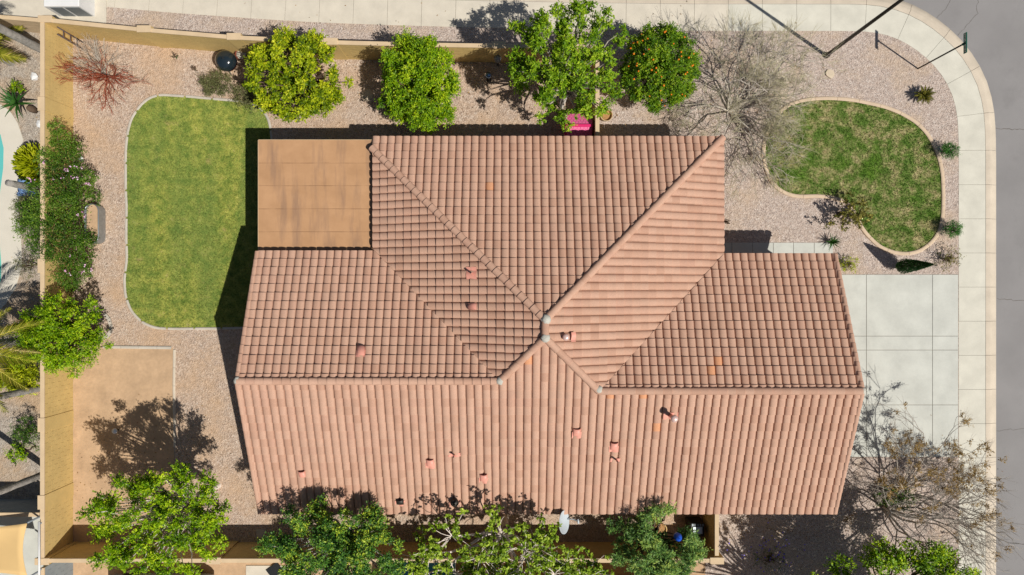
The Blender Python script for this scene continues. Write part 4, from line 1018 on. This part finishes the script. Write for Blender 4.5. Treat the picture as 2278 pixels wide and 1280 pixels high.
x, y = G(84, 246); t = thing("cycad", "large dark green cycad fan against the tan wall in the pool yard", "cycad", (x-.1, y, 0))
MB().lathe((x-.1, y, 0), [(.14, -.02), (.15, .3), (.1, .45), (.04, .5)], 10).out("trunk", M['bark_brown'], t)
rosette(t, "frond", [blade_mesh("frond", .85, .12, .35, LM['cycad'], 6, False, s) for s in range(3)], (x-.1, y, 1.1), 24, .1, 1.0, 2)
x, y = G(1846, 540); t = thing("yucca", "spiky green yucca at the end of the front walk", "yucca", (x, y, 0))
MB().lathe((x, y, 0), [(.06, -.02), (.06, .15), (.03, .2)], 8).out("trunk", M['bark_brown'], t)
rosette(t, "leaf", [blade_mesh("leaf", .48, .05, .15, LM['cycad'], 5, False, s) for s in range(2)], (x, y, .18), 30, .15, 1.2, 3)
# palms of the pool yard
def palm(label, x, y, h, L_, n, seed, mat, dry=0, lean=(0, 0), r0=.16):
    t = thing("palm_tree", label, "palm tree", (x, y, 0)); r = np.random.RandomState(seed)
    pts = [(x + lean[0]*s*s, y + lean[1]*s*s, -.1 + (h+.1)*s) for s in np.linspace(0, 1, 14)]
    MB().tube(pts, [r0*(1.15 - .3*i/13)*(1 + (.07 if i % 2 else -.04)) for i in range(14)], 10).out("trunk", M['palm_trunk'], t)
    if n: rosette(t, "frond", [blade_mesh("frond", L_, .5, .35, mat, 34, True, seed + s) for s in range(3)], pts[-1], n, -.35, 1.1, seed)
    if dry: rosette(t, "dead_frond", [blade_mesh("dead_frond", L_*.8, .4, .1, LM['palmdry'], 26, True, seed + 9)], (pts[-1][0], pts[-1][1], pts[-1][2]-.2), dry, -1.0, -.5, seed + 2)
    return t
palm("tall palm with golden fronds at the corner of the pool yard", -20.15, 10.2, 6.2, 2.3, 16, 5, LM['palm'], 8)
palm("palm with yellow-green fronds reaching over the bushy tree", -20.3, -2.2, 4.4, 3.1, 24, 6, LM['palm'], 4)
palm("slim grey palm trunk rising beside the yellow bougainvillea", -20.2, -4.3, 7.5, 2.0, 12, 7, LM['palm'], 0, (0, 0), .13)
palm("slim grey palm trunk rising by the shaded dividing wall", -20.2, -8.05, 7.5, 2.0, 12, 8, LM['palm'], 0, (0, 0), .13)
palm("cut grey palm stump with no fronds over the blue cloth", -20.3, 4.22, 2.5, 1, 0, 9, LM['palm'], 0, (0, 0), .15)
palm("low palm with arching green fronds near the corner palm", -22.0, 9.9, 1.6, 2.0, 18, 12, LM['palm'], 2)
# bare and twiggy trees
def bare(name, label, base, bark, stems, P, L0, r0, depth, seed, k=4, leafset=None, z0=0.0, upd=.75, cat="tree"):
    t = thing(name, label, cat, (base[0], base[1], 0)); r = np.random.RandomState(seed); S = []; tips = []
    for (ax_, ay_, az_) in stems: grow(r, (base[0], base[1], z0 - .05), (ax_, ay_, az_), L0*r.uniform(.85, 1.15), r0, depth, P, S, tips)
    S = np.array(S); S[:, 6:] = np.maximum(S[:, 6:], P.get('rmin', .004)); V, F = seg_tubes(S, k); place("trunk", mesh_np("trunk", V, F, bark, smooth=True), t)
    return t, tips, S
bx_, by_ = G(1617, 246); P = dict(kids=2, spread=.62, ratio=.8, gnarl=.17, up=.0, side=.46, rmin=.006)
t, tips, S = bare("palo_verde_tree", "leafless grey twiggy tree between orange tree and front lawn", (9.5, 7.75), M['twig_grey'],
   [(1.3,.35,.7),(.35,1,.8),(1.3,-.6,.6),(-.6,.4,.85),(-.3,-.4,1),(.9,.05,.9),(.8,.85,.75),(1.4,-.1,.55),(1.1,-.9,.6),(-.2,.8,.9),(.6,.4,1.1),(1.2,.7,.6),(.4,-.5,1)], P, 1.25, .055, 4, 64)
r = np.random.RandomState(2); tp = np.array([p for p, d in tips]); td = np.array([d for p, d in tips]); Sx = []
for p, d in tips:
    for _ in range(5):
        e = d + r.normal(0, .55, 3); e[2] = e[2]*.6 - .05; e /= np.linalg.norm(e); l = r.uniform(.2, .5); Sx.append((*(p - d*r.uniform(0, .3)), *(p + e*l), .006, .003))
V, F = seg_tubes(Sx, 3); place("twigs", mesh_np("twigs", V, F, M['twig_olive'], smooth=True), t)
P = dict(kids=2, spread=.6, ratio=.82, gnarl=.14, up=.0, side=.36, rmin=.0065)
t, tips, S = bare("seed_tree", "bare branching tree with brown seed clusters over the driveway corner", (16.35, -9.7), M['bark_grey'],
   [(.15,.8,.85),(.7,.6,.8),(1,.1,.7),(-.6,.45,.9),(.9,-.5,.7),(-.4,-.2,1),(.3,.3,1.1),(.5,.8,.75),(1,-.25,.6),(.6,-.8,.7),(1.1,.35,.6),(.1,-.3,1)], P, 1.5, .065, 4, 67)
r = np.random.RandomState(5); cl = []; Sx = []
for p, d in tips:
    for _ in range(4):
        e = d + r.normal(0, .4, 3); e /= np.linalg.norm(e); Sx.append((*p, *(p + e*r.uniform(.2, .5)), .006, .003))
    north = p[1] > -8.2
    if r.rand() < (.45 if north else .1): cl.append((p[0], p[1], p[2] + .05, r.uniform(.12, .24)))
V, F = seg_tubes(Sx, 3); place("twigs", mesh_np("twigs", V, F, M['twig_grey'], smooth=True), t)
V, F, T = clump_leaves(cl, 2200, .055, 68, .5, .6, .1); place("seed_clusters", mesh_np("seed_clusters", V, F, LM['seed'], T), t, 'stuff')
bx_, by_ = G(236, 168); P = dict(kids=2, spread=.5, ratio=.78, gnarl=.12, up=.02, side=.45, rmin=.006)
r = np.random.RandomState(71); st = [(math.cos(a)*q, math.sin(a)*q, zq) for a, q, zq in zip(r.uniform(0, 6.28, 34), r.uniform(.5, 1.1, 34), r.uniform(.35, 1.1, 34))]
t, tips, S = bare("red_shrub", "spreading bare shrub with rusty red twigs in the wall corner", (bx_, by_), M['twig_red'], [s_ for s_ in st if s_[1] < .35] + [(-.9, -.2, .6), (-.8, -.5, .6), (-1, .1, .5), (.2, -.8, .5)], P, .74, .026, 3, 72, 4, cat="shrub")
r = np.random.RandomState(73); S = []; tips = []
for s_ in st:
    if s_[1] > .1: grow(r, (bx_, by_, 0), s_, .72, .02, 3, P, S, tips)
V, F = seg_tubes(S, 3); place("grey_twigs", mesh_np("grey_twigs", V, F, M['twig_grey'], smooth=True), t)
bx_, by_ = G(1862, 474); P = dict(kids=2, spread=.6, ratio=.8, gnarl=.14, up=.02, side=.5, rmin=.006)
t, tips, S = bare("rose_bush", "leggy rose bush with bronze leaves overhanging the front lawn edge", (bx_, by_), M['bark_brown'], [(.8,-.3,1),(.3,-.7,1),(-.1,.4,1.1),(.7,.25,1),(.1,-.2,1.3),(-.5,0,.9)], P, .55, .018, 2, 75, 4, cat="shrub")
cl = [(p[0], p[1], p[2], .13) for p, d in tips] + [(*(p - d*.3), .12) for p, d in tips]; V, F, T = clump_leaves(cl, 1050, .085, 76, .7, .6, .2); place("foliage", mesh_np("foliage", V, F, LM['rose'], T), t)
bx_, by_ = G(1985, 1085); bush("driveway_bush", "dark green bush with red flowers beneath the seed tree", 1990, 1105, .4, (.9, .6, .45), LM['vine'], 900, .09, 140, .35)

# ------------------------------------------------------------------ street furniture and garden things
x, y = G(1838, 124); t = thing("street_light", "tall dark grey street light pole by the corner pavement", "street light", (x, y, 0))
MB().lathe((x, y, 0), [(.13, -.05), (.13, .12), (.09, .16)], 14).out("base", M['darkmetal'], t)
MB().tube([(x, y, 0), (x, y, 7.6)], [.085, .055], 14).out("pole", M['darkmetal'], t)
MB().tube([(x, y, 7.45), (x + .5, y + .6, 7.75), (x + 1.0, y + 1.25, 7.8)], .03, 8).out("arm", M['darkmetal'], t)
MB().obox((x + 1.1, y + 1.4), (.62, .78), .6, .22, 7.74, 7.86, .03).out("lamp_head", M['greymetal'], t)
x, y = G(2042, 153); t = thing("street_sign", "green street name sign on a thin dark post", "street sign", (x, y, 0))
MB().tube([(x, y, -.05), (x, y, 3.15)], .032, 10).out("post", M['darkmetal'], t)
MB().tube([(x, y, 2.98), (x, y, 3.06)], .05, 10).out("bracket", M['signgreen'], t)
bd = MB().box(x - .012, y - .40, 3.05, x + .012, y + .40, 3.24).out("blade", M['signgreen'], t)
# the lettering is too small to read in the photograph: only its rows of pale strokes are kept
mk = MB(); rr = random.Random(8); q = y - .36
while q < y + .34:
    w_ = rr.uniform(.02, .045)
    if abs(q - y) > .05: mk.box(x - .0145, q, 3.10, x - .0125, q + w_*.35, 3.19); mk.box(x - .0145, q + w_*.35, rr.choice((3.10, 3.14, 3.17)), x - .0125, q + w_, 3.19)
    q += w_ + .02
mk.out("lettering", M['white'], bd)
x, y = G(521, 150); t = thing("kettle_grill", "glossy black domed kettle grill beside the back wall", "grill", (x, y, 0))
MB().lathe((x, y, 0), [(.02, .42), (.22, .45), (.36, .56), (.42, .72), (.43, .76)], 28, None, False).out("bowl", M['rust'], t)
MB().lathe((x - .03, y + .02, 0), [(.44, .75), (.445, .78), (.42, .92), (.34, 1.04), (.2, 1.11), (.004, 1.135)], 32, None, False).out("lid", M['enamel'], t)
MB().tube([(x - .1, y + .02, 1.13), (x - .03, y + .02, 1.18), (x + .04, y + .02, 1.13)], .012, 8).out("handle", M['darkmetal'], t)
for a in (.3, 2.4, 4.5): MB().tube([(x + .25*math.cos(a), y + .25*math.sin(a), .5), (x + .42*math.cos(a), y + .42*math.sin(a), -.02)], .018, 6).out("leg", M['galv'], t)
x, y = G(543, 126); t = thing("fire_bowl", "small rusty fire bowl with grey ash under lemon branches", "fire bowl", (x, y, 0))
MB().lathe((x, y, 0), [(.05, .18), (.18, .2), (.25, .3), (.27, .36), (.245, .36), (.22, .3), (.01, .27)], 22, None, False).out("bowl", M['rust'], t)
MB().lathe((x, y, .31), [(.22, 0), (.21, .01), (.004, .02)], 20, None, False).out("ash", M['grout'], t)
for a in (0, 2.1, 4.2): MB().tube([(x + .15*math.cos(a), y + .15*math.sin(a), .22), (x + .28*math.cos(a), y + .28*math.sin(a), -.02)], .012, 6).out("leg", M['darkmetal'], t)
# galvanised stock tank planter
x, y = G(211, 499, .3); t = thing("stock_tank", "oval galvanised stock tank filled with soil beside the flowering vine", "planter", (x, y, 0))
def stad(rx, L_, n=12): return [(rx*math.cos(a), rx*math.sin(a) + L_/2) for a in [math.pi*i/n for i in range(n+1)]] + [(rx*math.cos(a), rx*math.sin(a) - L_/2) for a in [math.pi + math.pi*i/n for i in range(n+1)]]
V = []; F = []; rows = [(0, 0), (.07, .008), (.14, 0), (.21, .008), (.28, 0), (.35, .008), (.42, 0), (.5, .012), (.56, .014), (.56, -.016), (.4, -.014), (.34, -.014)]
for z, e in rows: V += [(x + p, y + q, z) for p, q in stad(.29 + e, 1.12)]
n = len(stad(.3, 1))
for j in range(len(rows)-1):
    for k in range(n): F.append((j*n+k, j*n+(k+1) % n, (j+1)*n+(k+1) % n, (j+1)*n+k))
place("tank", mesh_py("tank", V, F, M['galv'], smooth=True), t); MB().prism([(x + p, y + q) for p, q in stad(.275, 1.12)], .2, .41).out("soil", M['dirt'], t)
for i, (px, py, a) in enumerate([(238,703,-50),(245,715,-75),(248,729,-90),(245,741,55),(237,750,25)]):
    x, y = G(px, py); a = math.radians(a)
    tag(MB().obox((x, y), (math.cos(a), math.sin(a)), .27, .14, -.02, .09, .008).out("paver_block", M['edging_grey']), ['grey paver block heading the short arc, beside the tree shadow', 'grey paver block second in the arc from the tree shadow', 'grey paver block in the middle of the short arc', 'grey paver block fourth in the arc from the tree shadow', 'grey paver block ending the arc, towards the bare dirt'][i], "paver", "paver blocks in an arc")
x, y = G(264, 956); t = thing("garden_light", "small white domed garden light on the bare dirt", "garden light", (x, y, 0))
MB().tube([(x, y, -.05), (x, y, .3)], .03, 8).out("stake", M['darkmetal'], t); MB().lathe((x, y, .28), [(.06, 0), (.12, .02), (.115, .06), (.07, .1), (.004, .115)], 16, None, False).out("dome", M['white'], t)
x, y = G(1088, 178); t = thing("gazing_globe", "mirrored blue gazing globe on the gravel edge of tree shade", "garden ornament", (x, y, 0))
MB().lathe((x, y, 0), [(.12, -.02), (.1, .1), (.05, .16), (.05, .5), (.09, .55)], 14).out("pedestal", M['darkmetal'], t)
MB().lathe((x, y, .68), [(.004, -.14), (.08, -.115), (.13, -.05), (.14, 0), (.125, .06), (.08, .115), (.004, .14)], 18, None, False).out("globe", M['globe'], t)
x, y = G(1108, 146); t = thing("lantern", "dark metal lantern on a post in shade by back wall", "lantern", (x, y, 0))
MB().tube([(x, y, -.05), (x, y, .7)], .035, 8).out("post", M['darkmetal'], t); MB().lathe((x, y, .7), [(.10, 0), (.15, .04), (.15, .28), (.17, .3), (.06, .42), (.01, .46)], 8).out("head", M['greymetal'], t)
x, y = G(1346, 262); t = thing("plant_pot", "round buff plant pot of dry soil beside the short wall", "pot", (x, y, 0))
MB().lathe((x, y, 0), [(.17, -.01), (.2, .1), (.25, .42), (.275, .46), (.275, .50), (.245, .50), (.235, .44), (.22, .30)], 26, None, False).out("pot", M['terracotta_pot'], t)
MB().lathe((x, y, .34), [(.224, 0), (.15, .015), (.004, .03)], 18, None, False).out("soil", M['soil'], t)
# pink playhouse
ph = thing("playhouse", "pink plastic playhouse with shingled roof under the shade tree", "playhouse", (2.82, 6.45, 0)); X0, X1, Y0, Y1 = 2.22, 3.36, 5.95, 7.35; yr = 6.75
MB().box(X0+.08, Y0+.1, 0, X1-.08, Y1-.1, 1.12).out("wall", M['magenta'], ph)
g = MB(); g.add([(X0+.1, Y0+.12, 1.12), (X0+.1, Y1-.12, 1.12), (X0+.1, yr, 1.52)], [(0, 2, 1)]); g.add([(X1-.1, Y0+.12, 1.12), (X1-.1, Y1-.12, 1.12), (X1-.1, yr, 1.52)], [(0, 1, 2)]); g.out("gable", M['magenta'], ph)
rf = MB().add([(X0, Y0, 1.08), (X1, Y0, 1.08), (X1, yr, 1.55), (X0, yr, 1.55), (X0, Y1, 1.12), (X1, Y1, 1.12)], [(0, 1, 2, 3), (3, 2, 5, 4)]).out("roof", M['magenta'], ph)
for j in range(6):
    for i in range(8):
        f0, f1 = j/6, (j+1)/6; o = (i + (.5 if j % 2 else 0))/8; a = X0 + (X1-X0)*o; b = min(X1, a + (X1-X0)/8) - .008; a += .004
        if b - a < .02: continue
        for ya, za, yb_, zb in ((Y0, 1.08, yr, 1.55), (Y1, 1.12, yr, 1.55)):
            p0, p1 = (ya + (yb_-ya)*f0, za + (zb-za)*f0), (ya + (yb_-ya)*f1, za + (zb-za)*f1)
            V = [(a, p0[0], p0[1]+.022), (b, p0[0], p0[1]+.022), (b, p1[0], p1[1]+.010), (a, p1[0], p1[1]+.010), (a, p0[0], p0[1]+.001), (b, p0[0], p0[1]+.001)]
            Fq = [(0, 1, 2, 3), (4, 5, 1, 0)] if ya < yb_ else [(3, 2, 1, 0), (0, 1, 5, 4)]
            place("shingle", mesh_py("shingle", V, Fq, M['pink']), rf)
MB().box(X0-.01, yr-.06, 1.555, X1+.01, yr+.06, 1.60, .02).out("ridge_strip", M['magenta'], rf)
MB().box(X0+.25, Y0-.12, .62, X1-.1, Y0+.1, .68, .02).out("counter", M['steelblue'], ph)
# ladder in the wall corner
lx, ly = G(184, 102); t = thing("ladder", "short dark wooden ladder standing in the tan wall corner", "ladder", (lx, ly, 0))
for q in (-.15, .15): MB().tube([(lx, ly + q, 0), (lx - .12, ly + q + .1, 1.5)], .03, 6).out("rail", M['wood_dark'], t)
for z in (.35, .75, 1.15): MB().tube([(lx - .08*z, ly - .15 + .067*z, z), (lx - .08*z, ly + .15 + .067*z, z)], .025, 6).out("rung", M['wood_dark'], t)
# utility cabinet at the street corner
x, y = G(212, 38); t = thing("utility_cabinet", "white box cabinet with grey front panels by the corner wall", "cabinet", (x - .9, y + .5, 0))
MB().box(x - 1.5, y, .0, x, y + 1.0, 1.15, .03).out("body", M['white'], t)
for i, (a, b) in enumerate(((.06, .68), (.78, 1.3))): MB().box(x - b, y - .02, .12, x - a, y - .004, 1.05).out("panel", M['greymetal'], t)
tag(MB().prism([(x - 4.2, y - .55), (x + .5, y - .55), (x + .5, y + 1.3), (x - 4.2, y + 1.3)], -.02, .05).out("cabinet_pad", M['concrete']), "low concrete pad under the white cabinet", "pad")
# small flat things
x, y = G(817, 212); tag(MB().lathe((x, y, 0), [(.26, -.02), (.26, .025), (.24, .035), (.004, .036)], 20, None, False).out("access_cover", M['stone']), "round buff access cover in the gravel between citrus trees", "cover")
x, y = G(1846, 165); r = random.Random(4); tag(MB().prism([(x + .2*math.cos(a)*r.uniform(.8, 1.1), y + .2*math.sin(a)*r.uniform(.8, 1.1)) for a in [i*.7 for i in range(9)]], -.05, .07).out("flat_rock", M['stone']), "flat pale rock on the front gravel near the street light", "rock")
x, y = G(581, 1187); tag(MB().box(x - .2, y - .18, -.02, x + .2, y + .18, .05, .01).out("stepping_stone", M['edging_grey']), "square grey stepping stone in the shade of side wall", "stepping stone")
# side yard clutter
x, y = G(1466, 1172, .9); t = thing("clay_pot", "wide straw-coloured basket pot between oleander branches", "pot", (x, y, 0)); MB().lathe((x, y, 0), [(.15, 0), (.22, .9), (.26, 1.2), (.27, 1.26), (.24, 1.26), (.2, 1.1)], 18, None, False).out("pot", M['sail'], t); MB().lathe((x, y, 1.18), [(.21, 0), (.1, .02), (.004, .03)], 14, None, False).out("soil", M['soil'], t)
x, y = G(1508, 1195, 3.4); t = thing("blue_lantern", "bright blue hanging lantern among the oleander leaves", "lantern", (x, y, 3.2)); MB().lathe((x, y, 3.2), [(.05, 0), (.13, .05), (.16, .2), (.12, .36), (.05, .42), (.01, .44)], 14, None, False).out("shade", M['blue'], t); MB().tube([(x, y, 3.6), (x, y + .1, 3.9)], .008, 5).out("hook", M['darkmetal'], t)
x, y = G(1552, 1180, .9); t = thing("air_conditioner", "dark boxed air conditioner with pale top by side gate", "air conditioner", (x, y, 0)); MB().box(x - .3, y - .28, .03, x + .3, y + .3, .9, .03).out("casing", M['darkmetal'], t); MB().box(x - .2, y - .15, .905, x + .2, y + .15, .94, .01).out("top_panel", M['galv'], t)
for i in range(5): MB().box(x - .24 + i*.11, y + .17, .902, x - .18 + i*.11, y + .27, .915).out("grille_slat", M['greymetal'], t)
# pool yard details
x, y = G(60, 415, .2); V = []; F = []; r = np.random.RandomState(1); n = 9
for i in range(n):
    for j in range(n): V.append((x - .45 + .9*i/(n-1), y - .42 + .75*j/(n-1), .12 + .14*r.rand()))
for i in range(n-1):
    for j in range(n-1): F.append((i*n+j, (i+1)*n+j, (i+1)*n+j+1, i*n+j+1))
o = place("blue_cloth", mesh_py("blue_cloth", V, F, M['bluecloth'], smooth=True)); tag(o, "crumpled blue cloth on the pool deck under the palm stump", "cloth")
md = o.modifiers.new("thick", 'SOLIDIFY'); md.thickness = .03
for px, py, lb, s in ((92, 278, "crumpled white bag behind the cycad fronds", .2), (183, 354, "white scrap at the edge of the flowering vine", .12), (79, 172, "white and tan litter by the wall in the pool yard", .2)):
    x, y = G(px, py); rr = random.Random(px); b = MB(); V = [(x + s*math.cos(a)*rr.uniform(.6, 1.1), y + s*math.sin(a)*rr.uniform(.6, 1.1), z) for z, in ((0.0,), (.14,)) for a in [i*1.05 for i in range(6)]] + [(x, y, .2)]
    b.add(V, [(i, (i+1) % 6, 6+(i+1) % 6, 6+i) for i in range(6)] + [(6+i, 6+(i+1) % 6, 12) for i in range(6)]); tag(b.out("litter", M['white']), lb, "litter")
x, y = G(54, 219); t = thing("path_light", "thin dark path light post with long shadow by the pool", "path light", (x, y, 0)); MB().tube([(x, y, -.02), (x, y, .95)], .025, 7).out("post", M['wood_dark'], t); MB().lathe((x, y, .93), [(.04, 0), (.06, .03), (.01, .09)], 8).out("cap", M['darkmetal'], t)
# shade sail with posts
sx0, sx1 = G(-160, 0, 2.4)[0], G(64, 0, 2.4)[0]; sy0, sy1 = G(0, 1163, 2.4)[1], G(0, 1280, 2.4)[1]
t = thing("shade_sail", "sagging tan shade sail over the neighbour's patio", "shade sail", (sx1, sy0, 0)); n = 12; V = []; F = []
for i in range(n+1):
    for j in range(n+1):
        u, v = i/n, j/n; inx = .18*math.sin(math.pi*v)*(1-2*u); iny = -.18*math.sin(math.pi*u)*(1-2*v)
        V.append((sx0 + (sx1-sx0)*u + inx, sy0 + (sy1-sy0)*v + iny, 2.5 - .25*math.sin(math.pi*u)*math.sin(math.pi*v)))
for i in range(n):
    for j in range(n): F.append((i*(n+1)+j, i*(n+1)+j+1, (i+1)*(n+1)+j+1, (i+1)*(n+1)+j))
o = place("sail", mesh_py("sail", V, F, M['sail'], smooth=True), t); o.modifiers.new("thick", 'SOLIDIFY').thickness = .01
for xx, yy in ((sx1+.06, sy0+.05), (sx1+.06, sy1-.05), (sx0-.06, sy0+.05), (sx0-.06, sy1-.05)): MB().tube([(xx, yy, -.02), (xx, yy, 2.55)], .04, 8).out("post", M['greymetal'], t)
xx = G(87, 0, 2.0)[0]; t = thing("handrail", "long white pipe rail beside the shade sail", "rail", (xx, -9.7, 0)); MB().tube([(xx, -9.6, 2.0), (xx, -13.6, 2.0)], .045, 8).out("pipe", M['white'], t)
for yy in (-9.7, -11.6, -13.5): MB().tube([(xx, yy, -.02), (xx, yy, 1.97)], .035, 8).out("post", M['greymetal'], t)
# car parked beyond the south wall
cx, cy = G(372, 1300)[0], -13.25; t = thing("parked_car", "dark grey-blue car parked beyond the wall under the corner tree", "car", (cx, cy, 0))
def loft(sec, mat, nm):
    V = []; F = []; k = len(sec[0][1])
    for x_, pr_ in sec: V += [(cx + x_, cy + a, b) for a, b in pr_]
    for i in range(len(sec)-1):
        for j in range(k-1): F.append((i*k+j, (i+1)*k+j, (i+1)*k+j+1, i*k+j+1))
    F += [list(range(k))[::-1], [(len(sec)-1)*k+j for j in range(k)]]; return place(nm, mesh_py(nm, V, F, mat), t)
bp = lambda w_, zb, zt: [(-w_*.92, .25), (-w_, .45), (-w_, zb), (-w_*.9, zt), (w_*.9, zt), (w_, zb), (w_, .45), (w_*.92, .25)]
loft([(-2.2, bp(.75, .6, .7)), (-2.05, bp(.86, .7, .82)), (-.9, bp(.9, .8, .95)), (1.3, bp(.9, .82, .97)), (2.05, bp(.85, .8, .95)), (2.2, bp(.78, .65, .8))], M['carpaint'], "body")
gp = lambda w_, z0, z1: [(-w_, z0), (-w_*.8, z1), (w_*.8, z1), (w_, z0)]
loft([(-1.1, gp(.8, .94, .96)), (-.35, gp(.8, .94, 1.36)), (.9, gp(.8, .94, 1.4)), (1.7, gp(.78, .94, .98))], M['glass'], "glasshouse")
loft([(-.3, [(-.64, 1.365), (-.6, 1.4), (.6, 1.4), (.64, 1.365)]), (.3, [(-.65, 1.385), (-.6, 1.43), (.6, 1.43), (.65, 1.385)]), (.95, [(-.64, 1.38), (-.6, 1.415), (.6, 1.415), (.64, 1.38)])], M['carpaint'], "roof_panel")
for wx_ in (-1.4, 1.35):
    for s in (-1, 1):
        R_ = Matrix.Rotation(math.pi/2, 3, 'X'); wo = MB().lathe((cx + wx_, cy + s*.82, .32), [(.2, -.1), (.32, -.09), (.32, .09), (.2, .1)], 20, R_).out("wheel", M['rubber'], t); MB().lathe((cx + wx_, cy + s*.84, .32), [(.19, -.095), (.19, .095)], 14, R_).out("rim", M['galv'], wo)
# neighbour's south patio: slab, mat, covered spa
x0, y0 = G(548, 1258); x1, y1 = G(640, 1340); tag(MB().box(x0, y1, -.02, x1, y0, .05).out("patio_pad", M['concrete']), "small pale concrete pad beyond the shaded wall", "pad")
x, y = G(612, 1268); tag(MB().obox((x, y), (.8, .6), .6, .5, .05, .09, .01).out("doormat", M['black']), "dark square mat on the pale concrete pad", "mat")
x0, y0 = G(885, 0)[0], -11.5; x1, y1 = G(1015, 0)[0], -14.0; t = thing("covered_spa", "blue covered spa beyond the wall under the sparse tree", "spa", ((x0+x1)/2, (y0+y1)/2, 0)); MB().box(x0, y1, 0, x1, y0 - .25, .8, .03).out("tub", M['greymetal'], t); MB().box(x0-.03, y1-.03, .8, x1+.03, y0 - .22, .9, .04).out("cover", M['teal'], t)

# neighbour's house to the south: its eave lies just outside the picture and shades the strip beyond the wall
nh = thing("neighbour_house", "tan stucco house beyond the shaded south wall", "house", (2, -16, 0))
MB().box(-4.0, -20, 0, 8.2, -12.9, 2.65).out("wall", M['stucco_house'], nh)
MB().add([(-4.6, -20.5, 2.7), (8.8, -20.5, 2.7), (8.8, -12.35, 2.7), (-4.6, -12.35, 2.7), (-.6, -16.4, 4.4), (4.8, -16.4, 4.4)], [(0, 1, 5, 4), (1, 2, 5), (2, 3, 4, 5), (3, 0, 4), (3, 2, 1, 0)]).out("roof", M['trim'], nh)
